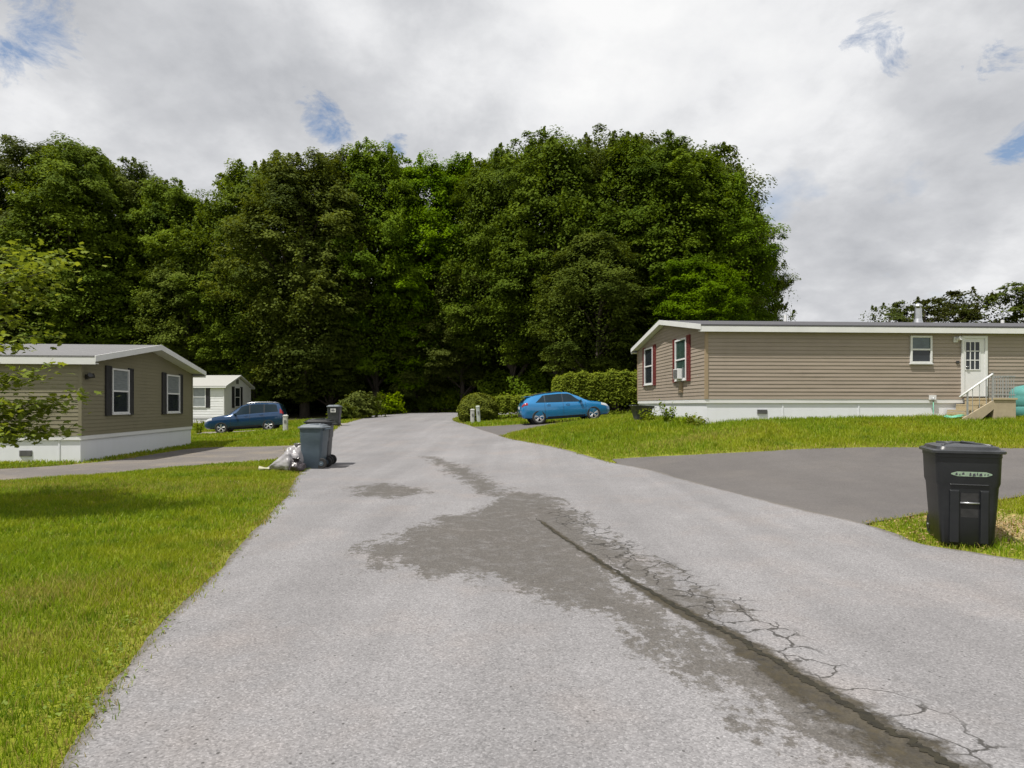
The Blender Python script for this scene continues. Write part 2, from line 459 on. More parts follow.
n2 = noise(nt, nd(nt, 'ShaderNodeMapping', {'Vector': cv, 'Location': (4.2, 1.3, 0)}).outputs[0], 1.7, 8, .52, .1)
n3 = noise(nt, cv, 6.5, 7, .6, .15)
n4 = noise(nt, cv, 11.0, 8, .68, .4)
cover = ramp(nt, n1, [(.24, 0.), (.36, 1.)])
def gap(px, py, deg, amt):
    d = Vector(((px - 512) / F, 1, (HZ - py) / F)).normalized()
    dp = nd(nt, 'ShaderNodeVectorMath', {0: gen, 1: tuple(d)}, operation='DOT_PRODUCT').outputs['Value']
    g = nd(nt, 'ShaderNodeMapRange', {0: dp, 1: math.cos(R(deg)), 2: 1.0, 3: 0.0, 4: amt}).outputs[0]
    return g
tot = None
for q in [(320, 112, 2.6, .75), (335, 130, 2.2, .65), (868, 38, 2.8, .58), (895, 66, 1.6, .55), (1018, 144, 2.0, .75), (30, 22, 4.0, .56), (10, 52, 3.0, .5), (395, 150, 1.8, .7), (990, 75, 2.4, .5)]:
    g = gap(*q); tot = g if tot is None else math_(nt, 'MAXIMUM', tot, g)
hole = ramp(nt, math_(nt, 'ADD', tot, math_(nt, 'MULTIPLY', math_(nt, 'SUBTRACT', n4, .5), 2.6)), [(.42, 0.), (.9, 1.)])
hole = math_(nt, 'MULTIPLY', math_(nt, 'MULTIPLY', hole, .92), ramp(nt, tot, [(.02, 0.), (.2, 1.)]))
cover = math_(nt, 'MULTIPLY', cover, math_(nt, 'SUBTRACT', 1.0, hole))
shade = math_(nt, 'ADD', math_(nt, 'MULTIPLY', n2, .74), math_(nt, 'MULTIPLY', n3, .26))
thick = None      # thicker, greyer banks of cloud
for q in [(390, 25, 15, 1.0), (250, 40, 10, .7), (130, 80, 8, .5), (760, 60, 8, .4)]:
    g = gap(*q); thick = g if thick is None else math_(nt, 'MAXIMUM', thick, g)
n5 = noise(nt, nd(nt, 'ShaderNodeMapping', {'Vector': cv, 'Location': (9.1, 5.3, 0)}).outputs[0], 3.2, 8, .6, .1)
shade = math_(nt, 'ADD', shade, math_(nt, 'MULTIPLY', math_(nt, 'SUBTRACT', n5, .5), .28))
shade = math_(nt, 'SUBTRACT', shade, math_(nt, 'MULTIPLY', thick, .13))
ccol = ramp(nt, shade, [(.22, (.34, .355, .39)), (.45, (.66, .67, .695)), (.555, (.88, .885, .90)), (.65, (1.0, 1.0, 1.0))])
skb = nd(nt, 'ShaderNodeBackground', {'Color': sky.outputs[0], 'Strength': .10})
clb = nd(nt, 'ShaderNodeBackground', {'Color': ccol, 'Strength': .74})
mx = nd(nt, 'ShaderNodeMixShader', {0: cover, 1: skb.outputs[0], 2: clb.outputs[0]})
nd(nt, 'ShaderNodeOutputWorld', {'Surface': mx.outputs[0]})

sl = bpy.data.lights.new('sun', 'SUN'); sl.energy = 4.7; sl.angle = R(.55); sl.color = (1, .955, .88)
so = bpy.data.objects.new('sun', sl); COL.objects.link(so)
so.rotation_euler = sunvec.to_track_quat('Z', 'Y').to_euler(); so.location = (-10, -10, 40)

cam = bpy.data.cameras.new('camera'); cam.sensor_width = 36; cam.lens = 36 * F / 1024
cam.shift_y = (HZ - 384) / 1024; cam.clip_start = .05; cam.clip_end = 6000
co_ = bpy.data.objects.new('camera', cam); COL.objects.link(co_)
co_.location = (0, 0, H); co_.rotation_euler = (R(90), 0, 0); sc.camera = co_
sc.view_settings.view_transform = 'Standard'; sc.view_settings.look = 'None'
sc.view_settings.exposure = .38; sc.view_settings.gamma = 1; sc.view_settings.use_curve_mapping = False
sc.cycles.max_bounces = 4; sc.cycles.diffuse_bounces = 2; sc.cycles.glossy_bounces = 3; sc.cycles.transmission_bounces = 4
sc.cycles.use_denoising = True


# ------------------------------------------------------------------ roads and ground
def cat(pts, n):
    """Catmull-Rom through pts, n samples per span"""
    pts = np.array(pts, float); P_ = np.vstack([2 * pts[0] - pts[1], pts, 2 * pts[-1] - pts[-2]]); out = []
    for i in range(len(pts) - 1):
        p0, p1, p2, p3 = P_[i:i + 4]
        for t in np.linspace(0, 1, n, endpoint=False):
            out.append(.5 * (2 * p1 + (p2 - p0) * t + (2 * p0 - 5 * p1 + 4 * p2 - p3) * t ** 2 + (3 * p1 - p0 - 3 * p2 + p3) * t ** 3))
    out.append(pts[-1]); return np.array(out)


def strip(pairs, nl, nc, dz, jit=0.0, seed=1, spans=None):
    L = cat([a for a, b in pairs], nl); Rr = cat([b for a, b in pairs], nl)
    if jit:
        r = np.random.default_rng(seed)
        for E, s_ in ((L, 1), (Rr, -1)):
            k = np.convolve(r.normal(0, 1, len(E)), np.hanning(9) / 2.2, 'same')
            dirn = (Rr - L) / np.linalg.norm(Rr - L, axis=1)[:, None]
            E += dirn * (k * jit)[:, None]
    t = np.linspace(0, 1, nc)
    X = L[:, None, :] * (1 - t)[None, :, None] + Rr[:, None, :] * t[None, :, None]
    nr = len(L); XY = X.reshape(-1, 2)
    V = np.column_stack([XY, hgt(XY[:, 0], XY[:, 1]) + dz])
    i = np.arange(nr - 1)[:, None] * nc + np.arange(nc - 1)[None, :]
    i = i.ravel(); Fc = np.column_stack([i, i + 1, i + nc + 1, i + nc])
    poly = np.vstack([L, Rr[::-1]])
    return V, Fc, poly


def in_poly(x, y, poly):
    x = np.asarray(x); y = np.asarray(y); ins = np.zeros(x.shape, bool)
    px, py = poly[:, 0], poly[:, 1]; j = len(poly) - 1
    for i in range(len(poly)):
        c = ((py[i] > y) != (py[j] > y))
        with np.errstate(divide='ignore', invalid='ignore'):
            xi = (px[j] - px[i]) * (y - py[i]) / (py[j] - py[i]) + px[i]
        ins ^= c & (x < xi); j = i
    return ins


def seg_dist(x, y, line):
    """distance to polyline and the parameter (0..1) of the nearest point"""
    line = np.asarray(line); best = np.full(np.shape(x), 1e9); par = np.zeros(np.shape(x)); n = len(line) - 1
    for i in range(n):
        a, b = line[i], line[i + 1]; d = b - a
        t = np.clip(((x - a[0]) * d[0] + (y - a[1]) * d[1]) / (d @ d), 0, 1)
        dd = np.hypot(x - a[0] - t * d[0], y - a[1] - t * d[1])
        m_ = dd < best; best = np.where(m_, dd, best); par = np.where(m_, (i + t) / n, par)
    return best, par


pairs_px = [((60, 765), (1150, 592)), ((108, 689), (1024, 562)), ((150, 640), (925, 545)), ((188, 600), (866, 525)), ((225, 564), (800, 510)),
            ((261, 524), (734, 493)), ((289, 492), (680, 479)), ((299, 472), (640, 468)), ((307, 455), (575, 453)), ((322, 440), (519, 441)),
            ((333, 431), (498, 435)), ((350, 422), (479, 429)), ((374, 415.5), (456, 422)), ((400, 413.6), (454, 418.5)), ((430, 412.8), (464, 417)),
            ((460, 412.3), (487, 416)), ((500, 411.8), (515, 415.4)), ((570, 411.4), (575, 414.8))]
pairs = [((-.2, -8), (10.2, -6)), ((-1.2, 0), (7.4, 1.2))] + [(G(*a), G(*b)) for a, b in pairs_px]
V, Fc, road_poly = strip(pairs, 14, 90, .014, .022, 3)
X, Y = V[:, 0], V[:, 1]
def Gl(pts): return np.array([G(*p) for p in pts])
worn_polys = [
    [(428, 457), (446, 460), (480, 476), (512, 493), (545, 494), (575, 512), (600, 535), (640, 560), (690, 590), (720, 615), (690, 622), (640, 592), (590, 560), (640, 600), (720, 645),
     (800, 700), (880, 760), (840, 768), (790, 740), (720, 690), (650, 642), (590, 612), (520, 590), (450, 575), (376, 570), (374, 550), (400, 535), (440, 520), (480, 512), (500, 500), (470, 485), (445, 470)],
    [(358, 487), (395, 484), (425, 494), (395, 500), (362, 496)]]
worn = np.zeros(len(X))
for pp in worn_polys:
    pl = Gl(pp); ins = in_poly(X, Y, pl); dd, _ = seg_dist(X, Y, np.vstack([pl, pl[:1]]))
    sd = np.where(ins, dd, -dd); worn = np.maximum(worn, np.clip(.52 + sd / .9, 0, 1))
seam_line = Gl([(505, 492), (538, 521), (589, 557), (640, 589), (700, 623), (725, 636), (811, 692), (922, 760)])
seam_line = np.vstack([seam_line, seam_line[-1] + (seam_line[-1] - seam_line[-2]) * 1.5])
dd, par = seg_dist(X, Y, seam_line)
wd = np.interp(par, [0, .12, .3, .6, .8, 1], [.005, .03, .05, .11, .17, .22])
seam = np.clip(1 - dd / (wd * 2), 0, 1)
seam *= np.interp(par, [0, .1, .14], [0, .2, 1])
crack_line = Gl([(560, 510), (620, 550), (690, 590), (760, 640), (830, 690), (900, 730), (960, 768)])
dd, par = seg_dist(X, Y, crack_line); crack = np.clip(1 - dd / .62, 0, 1)
el = np.vstack([np.array(pairs)[:, 0]]); er = np.array(pairs)[:, 1]
d1, _ = seg_dist(X, Y, cat(el, 4)); d2, _ = seg_dist(X, Y, cat(er, 4))
edge = np.clip(1 - np.minimum(d1, d2) / .16, 0, 1)
rust = np.zeros(len(X))
for q, r_ in (((695, 693), .16), ((480, 530), .5), ((520, 640), .3), ((475, 760), .2), ((300, 610), .0)):
    g = G(*q); rust = np.maximum(rust, np.clip(1 - np.hypot(X - g[0], Y - g[1]) / (r_ + 1e-3), 0, 1) * (.8 if q[0] == 695 else .45))
# the open crack along the seam: a narrow ragged groove of dirt
q_ = Gl([(535, 519), (560, 537), (589, 556), (615, 572), (640, 588), (700, 621), (725, 633), (770, 660), (811, 686), (870, 722), (922, 752), (990, 790)])
q_ = cat(q_, 26); r_ = np.random.default_rng(12); nq = len(q_); tq = np.linspace(0, 1, nq)
nr_ = np.gradient(q_, axis=0); nr_ /= np.linalg.norm(nr_, axis=1)[:, None]; nr_ = np.column_stack([-nr_[:, 1], nr_[:, 0]])
off_ = np.convolve(r_.normal(0, 1, nq + 6), np.hanning(7) / 3, 'valid') * .022 + np.convolve(r_.normal(0, 1, nq), [.3, .4, .3], 'same') * .008
wq_ = (np.interp(tq, [0, .1, .4, 1], [.004, .014, .024, .030])) * r_.uniform(.5, 1.5, nq)
E1, E2 = q_ + nr_ * (off_ - wq_)[:, None], q_ + nr_ * (off_ + wq_)[:, None]
Vc = np.vstack([np.column_stack([E1, hgt(E1[:, 0], E1[:, 1]) + .0175]), np.column_stack([E2, hgt(E2[:, 0], E2[:, 1]) + .0175])])
ic = np.arange(nq - 1); M['crack_dirt'] = pm('crack_dirt', (.010, .009, .006), (.030, .026, .014), 18, .95, bump=.01, bscale=40)
tag(np_mesh('road_crack', Vc, np.column_stack([ic + nq, ic, ic + 1, ic + nq + 1]), M['crack_dirt']), kind='structure')
road = np_mesh('road', V, Fc, M['asphalt'], dict(worn=worn, seam=seam, crack=crack, edge=edge, rust=rust), True)
tag(road, kind='structure')

dl = [((310, 462), (322, 444)), ((285, 459), (285, 446)), ((264, 461), (262, 446.8)), ((176, 468), (193, 448.8)), ((88, 475.7), (110, 461)), ((9, 480.5), (30, 467.5)), ((-110, 489), (-110, 474))]
V, Fc, drive_l_poly = strip([(G(*a), G(*b)) for a, b in dl], 8, 24, .008, .05, 4)
tag(np_mesh('driveway', V, Fc, M['drive_grey'], None, True), kind='structure')
dr = [((612, 459.5), (618, 464)), ((640, 457.5), (672, 481)), ((704, 454.8), (772, 507)), ((768, 451.3), (845, 525)), ((832, 448.6), (884, 521)), ((930, 448), (960, 508)), ((1024, 449), (1024, 496)), ((1160, 450), (1160, 478))]
V, Fc, drive_r_poly = strip([(G(*a), G(*b)) for a, b in dr], 8, 24, .008, .03, 5)
tag(np_mesh('driveway', V, Fc, M['asphalt_new'], None, True), kind='structure')
V, Fc, drive_b_poly = strip([((-2.6, 32.0), (-.9, 25.6)), ((-.4, 31.8), (.2, 27.6)), ((1.2, 32.2), (1.4, 29.1)), ((3, 32.6), (3.2, 30.1)), ((5.6, 33), (5.8, 30.9))], 8, 14, .008, .05, 6)
tag(np_mesh('driveway', V, Fc, M['asphalt_new'], None, True), kind='structure')
V, Fc, drive_f_poly = strip([((-8.6, 39.6), (-8.0, 34.0)), ((-10.5, 39.8), (-10.5, 36.6)), ((-13, 39.9), (-13, 37.2)), ((-19, 39.6), (-19, 36.6))], 8, 14, .008, .05, 7)
tag(np_mesh('driveway', V, Fc, M['gravel'], None, True), kind='structure')
hard = [road_poly, drive_l_poly, drive_r_poly, drive_b_poly, drive_f_poly]

# houses' footprints (corner, direction angle, length, depth)
LH_A = P(81, 462.7, 18.5); LH_ROT = R(6.86); LH_L, LH_W = 15.0, 8.5
RH_B = P(706, 424, 19.4); RH_ROT = R(3.3); RH_L, RH_W = 17.5, 8.1
WH_A = P(224, 421, 49); WH_ROT = R(-3.5); WH_L, WH_W = 12.0, 4.3


def foot(corner, rot, x0, x1, y0, y1):
    c, s_ = math.cos(rot), math.sin(rot)
    return np.array([(corner.x + c * x - s_ * y, corner.y + s_ * x + c * y) for x, y in ((x0, y0), (x1, y0), (x1, y1), (x0, y1))])


house_foot = [foot(LH_A, LH_ROT, -LH_L, .0, 0.0, LH_W), foot(RH_B, RH_ROT, 0, RH_L, 0, RH_W), foot(WH_A, WH_ROT, -WH_L, 0, 0, WH_W)]

gx = np.concatenate([-np.geomspace(1800, 33, 14), np.arange(-31, 31.01, .3), np.geomspace(33, 1800, 14)])
gy = np.concatenate([-np.geomspace(600, 12, 9), np.arange(-9, 66, .3), np.geomspace(68, 2500, 16)])
GX, GY = np.meshgrid(gx, gy); gx_, gy_ = GX.ravel(), GY.ravel()
V = np.column_stack([gx_, gy_, hgt(gx_, gy_)])
for pl in hard:     # the ground lies a little lower under the paving
    V[:, 2] -= np.where(in_poly(gx_, gy_, pl), .05, 0)
i = (np.arange(len(gy) - 1)[:, None] * len(gx) + np.arange(len(gx) - 1)[None, :]).ravel()
Fc = np.column_stack([i, i + 1, i + len(gx) + 1, i + len(gx)])
def wood_edge(x):   # where the lawn ends and the woods begin
    return np.interp(x, [-60, -26, -14, -10, -4, 0, 6, 14, 30, 60], [44, 46, 50, 54, 60, 46, 43, 44, 60, 62])
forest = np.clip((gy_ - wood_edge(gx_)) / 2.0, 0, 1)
bare = np.zeros(len(gx_))
for q, r_ in (((1010, 528), 1.0), ((690, 428), .0), ((-40, 600), .3), ((640, 421), .0)):
    g = G(*q); bare = np.maximum(bare, np.clip(1.3 * (1 - np.hypot(gx_ - g[0], gy_ - g[1]) / (r_ + 1e-3)), 0, .9))
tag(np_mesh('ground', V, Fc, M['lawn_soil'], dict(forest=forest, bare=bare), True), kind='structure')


# ------------------------------------------------------------------ grass
def vnoise(x, y, s, seed):
    r = np.random.default_rng(seed); T = r.random((64, 64)); x = x * s; y = y * s
    xi = np.floor(x).astype(int); yi = np.floor(y).astype(int); fx = x - xi; fy = y - yi
    fx = fx * fx * (3 - 2 * fx); fy = fy * fy * (3 - 2 * fy)
    a = T[yi % 64, xi % 64]; b = T[yi % 64, (xi + 1) % 64]; c = T[(yi + 1) % 64, xi % 64]; d = T[(yi + 1) % 64, (xi + 1) % 64]
    return (a * (1 - fx) + b * fx) * (1 - fy) + (c * (1 - fx) + d * fx) * fy


def grass(x0, x1, y0, y1, dens, hmin, hmax, wid, seed, lo=-1e9):
    r = np.random.default_rng(seed); n = int((x1 - x0) * (y1 - y0) * dens)
    x = r.uniform(x0, x1, n); y = r.uniform(y0, y1, n)
    k = np.abs(x) < (y + 1.0) * .84 + 1.6
    x, y = x[k], y[k]
    jn = (vnoise(x, y, 3.1, 15) - .62) * .16 + (vnoise(x, y, 9.0, 16) - .5) * .10
    jx = x + jn + r.normal(0, .05, len(x)); jy = y + jn + r.normal(0, .05, len(x))
    k = np.ones(len(x), bool)
    for pl in hard + house_foot: k &= ~in_poly(jx, jy, pl)
    k &= y < wood_edge(x) + r.normal(0, .8, len(x))
    x, y = x[k], y[k]
    for q, r_ in (((1010, 528), .95), ((-40, 600), .25), ):
        g = G(*q); k = (np.hypot(x - g[0], y - g[1]) > r_) | (r.random(len(x)) < .12); x, y = x[k], y[k]
    cl = vnoise(x, y, 2.3, 11) * .6 + vnoise(x, y, 7.0, 12) * .4
    hh = r.uniform(hmin, hmax, len(x)) * (.55 + .9 * cl)
    de = np.full(len(x), 9.0)
    for pl in hard:
        d_, _ = seg_dist(x, y, np.vstack([pl, pl[:1]])[::3]); de = np.minimum(de, d_)
    hh *= np.interp(de, [0, .25, .6], [.55, .8, 1])
    dry = np.clip((r.random(len(x)) < np.interp(de, [0, .12, .5], [.6, .28, .04])) * r.uniform(.3, 1, len(x)), 0, 1)
    band = np.exp(-((y - 12.9 + .11 * (x + 8)) / 1.0) ** 2) * (x < -2)
    dry = np.maximum(dry, (r.random(len(x)) < band * .5) * r.uniform(.2, .75, len(x)))
    for q, rx, ry in (((45, 595), .75, .55), ((20, 645), .5, .35), ((250, 470), 1.6, .5), ((690, 440), 1.6, .5)):
        g = G(*q); f_ = np.exp(-(((x - g[0]) / rx) ** 2 + ((y - g[1]) / ry) ** 2)); dry = np.maximum(dry, (r.random(len(x)) < .75 * f_) * r.uniform(.2, .8, len(x)))
    a = r.uniform(0, 2 * np.pi, len(x)); b = r.uniform(0, 2 * np.pi, len(x)); ln = r.uniform(.1, .75, len(x)) * hh
    ww = wid * r.uniform(.7, 1.4, len(x))
    z = hgt(x, y)
    ca, sa = np.cos(a) * ww / 2, np.sin(a) * ww / 2
    p0 = np.column_stack([x - ca, y - sa, z]); p1 = np.column_stack([x + ca, y + sa, z])
    mxx, myy = x + np.cos(b) * ln * .35, y + np.sin(b) * ln * .35
    p2 = np.column_stack([mxx + ca * .8, myy + sa * .8, z + hh * .6]); p3 = np.column_stack([mxx - ca * .8, myy - sa * .8, z + hh * .6])
    p4 = np.column_stack([x + np.cos(b) * ln + ca * .15, y + np.sin(b) * ln + sa * .15, z + hh]); p5 = p4 - np.column_stack([ca * .3, sa * .3, ca * 0])
    n = len(x); Vv = np.stack([p0, p1, p2, p3, p4, p5], 1).reshape(-1, 3)
    o = np.arange(n)[:, None] * 6
    Fq = np.vstack([o + np.array([[0, 1, 2, 3]]), o + np.array([[3, 2, 4, 5]])])
    rv = np.clip(r.normal(.45, .25, n), 0, 1)
    return Vv, Fq, np.repeat(rv, 6), np.repeat(dry, 6)


def lawn(name, parts_, label):
    Vs, Fs, A, D, o = [], [], [], [], 0
    for p_ in parts_:
        v, f, a, d = grass(*p_); Vs.append(v); Fs.append(f + o); A.append(a); D.append(d); o += len(v)
    ob = np_mesh(name, np.vstack(Vs), np.vstack(Fs), M['grass'], dict(rnd=np.concatenate(A), dry=np.concatenate(D)))
    tag(ob, label, 'grass', None, 'stuff')


lawn('lawn_grass', [(-7.5, -1, 1.6, 4.5, 3800, .035, .085, .0055, 21), (-10, -1, 4.5, 8, 3000, .04, .09, .007, 22), (-15, -2, 8, 17.5, 1500, .045, .10, .011, 23)],
     'sunlit green lawn to the left of the road, with yellowing patches')
lawn('lawn_grass', [(-27, -4.5, 16.6, 30, 320, .06, .12, .024, 24), (-34, -5, 30, 54, 150, .07, .16, .04, 25)], 'bright lawn around the dark SUV beyond the left driveway')
lawn('lawn_grass', [(-1.5, 17, 12.5, 19.6, 950, .05, .125, .012, 26), (-2, 6.5, 19.6, 30, 420, .08, .17, .02, 27), (-5, 12, 30, 47, 170, .08, .16, .036, 28)],
     'rougher green lawn sloping up to the tan home')
lawn('verge_grass', [(4, 13, 4.5, 12, 1700, .035, .10, .009, 29)], 'patchy verge of grass and dead leaves around the black bin')

# broad-leaved weeds and clover in the lawn and along its ragged edge
r = np.random.default_rng(55); C, N, S = [], [], []
def sprinkle(x, y, n, rad, s0, s1):
    q = r.normal(0, rad, (n, 2)); px_, py_ = x + q[:, 0], y + q[:, 1]
    C.append(np.column_stack([px_, py_, hgt(px_, py_) + r.uniform(.008, .045, n)])); N.append(np.column_stack([r.normal(0, .45, n), r.normal(0, .45, n), np.ones(n)])); S.append(r.uniform(s0, s1, n))
LE = cat(np.array(pairs)[:9, 0], 40)
for k in range(110):
    e = LE[r.integers(40, len(LE))]; o_ = -abs(r.normal(0, .2)) + .03; sprinkle(e[0] + o_, e[1], r.integers(3, 12), r.uniform(.02, .07), .006, .016)
for k in range(150):
    y_ = 2 + 12 * r.random() ** 1.4; x_ = np.interp(y_, LE[:, 1], LE[:, 0]) - r.uniform(.2, 1.0) * (1.5 + y_ * .55); sprinkle(x_, y_, r.integers(8, 40), r.uniform(.05, .2), .008, .02)
C = np.vstack(C); N = np.vstack(N); S = np.concatenate(S)
k = ~in_poly(C[:, 0] + .06, C[:, 1], drive_l_poly); C, N, S = C[k], N[k], S[k]
def rounded(C, N, S, r):
    n = len(C); N = N / np.linalg.norm(N, axis=1)[:, None]; t = r.normal(0, 1, (n, 3)); t -= N * (t * N).sum(1)[:, None]; t /= np.linalg.norm(t, axis=1)[:, None]; b = np.cross(N, t); S = S[:, None]
    a = np.arange(7) * 2 * np.pi / 7
    return np.stack([C + t * S * math.cos(q) + b * S * .7 * math.sin(q) for q in a], 1).reshape(-1, 3), np.arange(n * 7).reshape(-1, 7)
Vv, Fq = rounded(C, N, S, r)
M['weed_leaf'] = leaf_mat('weed_leaf', (.06, .12, .008), (.20, .29, .03), .35, objvar=.02)
tag(np_mesh('lawn_weeds', Vv, Fq, M['weed_leaf'], dict(rnd=np.repeat(r.random(len(C)), 7))), 'clover and low weeds growing in the lawn left of the road', 'weeds', None, 'stuff')

# dead leaves on the verge by the bin
r = np.random.default_rng(5); n = 2600
g = G(1005, 530); x = g[0] + r.normal(0, .75, n); y = g[1] + r.normal(0, .45, n)
k = np.ones(n, bool)
for pl in hard: k &= ~in_poly(x, y, pl)
x, y = x[k], y[k]; n = len(x); a = r.uniform(0, 6.28, n); s_ = r.uniform(.010, .026, n); z = hgt(x, y) + r.uniform(.005, .05, n)
u = np.column_stack([np.cos(a), np.sin(a), r.normal(0, .35, n)]) * s_[:, None]; v = np.column_stack([-np.sin(a), np.cos(a), r.normal(0, .35, n)]) * s_[:, None] * .6
c = np.column_stack([x, y, z]); Vv = np.stack([c - u, c + v, c + u, c - v], 1).reshape(-1, 3)
M['dead_leaf'] = leaf_mat('dead_leaf', (.22, .145, .07), (.38, .28, .14), .2, objvar=.02)
tag(np_mesh('dead_leaves', Vv, np.arange(n * 4).reshape(-1, 4), M['dead_leaf'], dict(rnd=np.repeat(r.random(n), 4))), 'dry tan leaves littering the verge behind the black bin', 'dead leaves', None, 'stuff')


# ------------------------------------------------------------------ foliage
def leaf_quads(C, N, S, r, shape='quad', curl=.25):
    """leaves at C with normals N, sizes S -> verts, faces"""
    n = len(C); N = N / np.linalg.norm(N, axis=1)[:, None]
    t = r.normal(0, 1, (n, 3)); t -= N * (t * N).sum(1)[:, None]; t /= np.linalg.norm(t, axis=1)[:, None]
    b = np.cross(N, t); S = S[:, None]
    if shape == 'quad':
        Vv = np.stack([C - t * S * .6, C + b * S * .42 - N * S * curl * .4, C + t * S * .6 - N * S * curl, C - b * S * .42 - N * S * curl * .4], 1)
        return Vv.reshape(-1, 3), np.arange(n * 4).reshape(-1, 4), 4
    pts = [(-.62, 0), (-.35, .42), (-.05, .30), (.10, .62), (.28, .26), (.75, 0), (.28, -.26), (.10, -.62), (-.05, -.30), (-.35, -.42)]
    Vv = np.stack([C + t * S * p + b * S * q - N * S * curl * (abs(q) + max(p, 0)) for p, q in pts], 1)
    k = len(pts); return Vv.reshape(-1, 3), np.arange(n * k).reshape(-1, k), k


def crown_points(seed, Hh, Rr, zb, ncl, npad, nleaf, prof=.7, flat=.42, lob=.24, padr=.12):
    """clumps of leaves through an uneven crown; returns centres, normals, per-leaf tone, clump centres"""
    r = np.random.default_rng(seed); ph = r.uniform(0, 6.28, 6)
    def env(t, th):
        s = np.sin(np.pi * np.clip(t * .86 + .13, 0, 1)) ** prof
        return Rr * s * (1 + lob * (np.sin(2 * th + ph[0] + 3 * t) * .5 + np.sin(3 * th + ph[1] - 5 * t) * .5 + np.sin(5 * th + ph[2] + 9 * t) * .35))
    cl = []
    for i in range(ncl):
        t = (i + r.random()) / ncl; t = .94 * t ** .92; th = r.uniform(0, 6.28); q = r.uniform(.3, .92) ** .55
        e = env(t, th) * q
        cl.append((np.cos(th) * e, np.sin(th) * e, zb + t * (Hh - zb) * .95, e))
    cl = np.array(cl); C, N, T = [], [], []
    for cx, cy, cz, e in cl:
        out = np.array([cx, cy, 0]); out /= (np.linalg.norm(out) + 1e-6)
        tone0 = r.normal(0, .16)
        for p_ in range(npad):
            pr = Rr * padr * r.uniform(.7, 1.6); tone1 = r.normal(0, .12)
            pc = np.array([cx, cy, cz]) + np.clip(r.normal(0, 1, 3), -1.35, 1.35) * np.array([Rr * .14, Rr * .14, Rr * .09])
            q = r.normal(0, 1, (nleaf, 3)); q /= np.linalg.norm(q, axis=1)[:, None]; q *= (r.random((nleaf, 1)) ** .45)
            off = q * np.array([pr, pr, pr * flat]); off[:, 2] -= .25 * (off[:, 0] ** 2 + off[:, 1] ** 2) / pr   # dome
            C.append(pc + off); N.append(np.array([0, 0, 1.0]) + out * .45 + q * .45 + r.normal(0, .24, (nleaf, 3)))
            T.append(np.clip(.44 + tone0 + tone1 + r.normal(0, .10, nleaf), 0, 1))
    # upright sprigs that break the outline
    for i in range(int(ncl * 1.1)):
        t = r.uniform(.25, .95); th = r.uniform(0, 6.28); e = env(t, th) * r.uniform(.78, .98); ns_ = int(nleaf * .8); hs_ = Rr * r.uniform(.12, .24)
        u = r.random(ns_) ** .8; wv = hs_ * .34 * (1 - u * .85)
        q = r.normal(0, 1, (ns_, 3)); off = np.column_stack([q[:, 0] * wv + np.cos(th) * u * hs_ * .5 * (1 - t), q[:, 1] * wv + np.sin(th) * u * hs_ * .5 * (1 - t), u * hs_ - hs_ * .35])
        C.append(np.array([np.cos(th) * e, np.sin(th) * e, zb + t * (Hh - zb) * .95]) + off); N.append(q * .5 + np.array([0, 0, .8]) + r.normal(0, .3, (ns_, 3))); T.append(np.clip(.45 + r.normal(0, .2, ns_), 0, 1))
    # twigs and leaves between the clumps
    nf = int(ncl * npad * nleaf * .20); t = r.uniform(.02, .93, nf); th = r.uniform(0, 6.28, nf)
    lump = 1 + .10 * np.sin(9 * th + 21 * t + ph[3]) + .08 * np.sin(17 * th - 33 * t + ph[4])
    e = np.array(env(t, th)) * r.uniform(.25, .90, nf) ** .6 * lump
    C.append(np.column_stack([np.cos(th) * e, np.sin(th) * e, zb + t * (Hh - zb) * .96 + r.normal(0, .15, nf)]))
    N.append(np.column_stack([np.cos(th) * .6, np.sin(th) * .6, np.ones(nf) * .9]) + r.normal(0, .45, (nf, 3))); T.append(np.clip(.3 + r.normal(0, .12, nf), 0, 1))
    return np.vstack(C), np.vstack(N), np.concatenate(T), cl


def trunk_mesh(seed, Hh, cl, rad, zb):
    r = np.random.default_rng(seed + 99); mb = MB(); pts = []; rs = []
    lean = r.normal(0, .012 * Hh, 2)
    for i in range(9):
        t = i / 8; pts.append((lean[0] * t ** 2 + r.normal(0, .05), lean[1] * t ** 2 + r.normal(0, .05), -.3 + t * Hh * .86)); rs.append(rad * (1.25 if i == 0 else 1) * (1 - .9 * t) + .02)
    mb.tube(pts, rs, 8)
    idx = r.permutation(len(cl))[:min(26, len(cl))]
    for j in idx:
        cx, cy, cz, e = cl[j]; z0 = max(zb * .55, cz - .45 * e - .12 * Hh * r.random() - .5); t = np.clip((z0 + .3) / (Hh * .86), 0, 1)
        b0 = Vector((lean[0] * t * t, lean[1] * t * t, z0)); b3 = Vector((cx, cy, cz)); mid = b0.lerp(b3, .5) + Vector((r.normal(0, .2), r.normal(0, .2), e * .06))
        br = rad * (1 - .9 * t) * .5 + .015
        mb.tube([b0, mid, b3], [br, br * .6, .015], 5, False)
    return mb


PROTO = {}
def tree_proto(key, seed, Hh, Rr, zb, ncl, npad, nleaf, ls, mat, **kw):
    C, N, T, cl = crown_points(seed, Hh, Rr, zb, ncl, npad, nleaf, **kw)
    r = np.random.default_rng(seed + 5)
    Vv, Fq, k = leaf_quads(C, N, ls * r.uniform(.7, 1.3, len(C)), r)
    t = MB(); t = trunk_mesh(seed, Hh, cl, Hh * .0145 + .03, zb)
    PROTO[key] = dict(V=Vv, F=Fq, T=np.repeat(T, k), t=t, mat=mat, H=Hh, made=None)


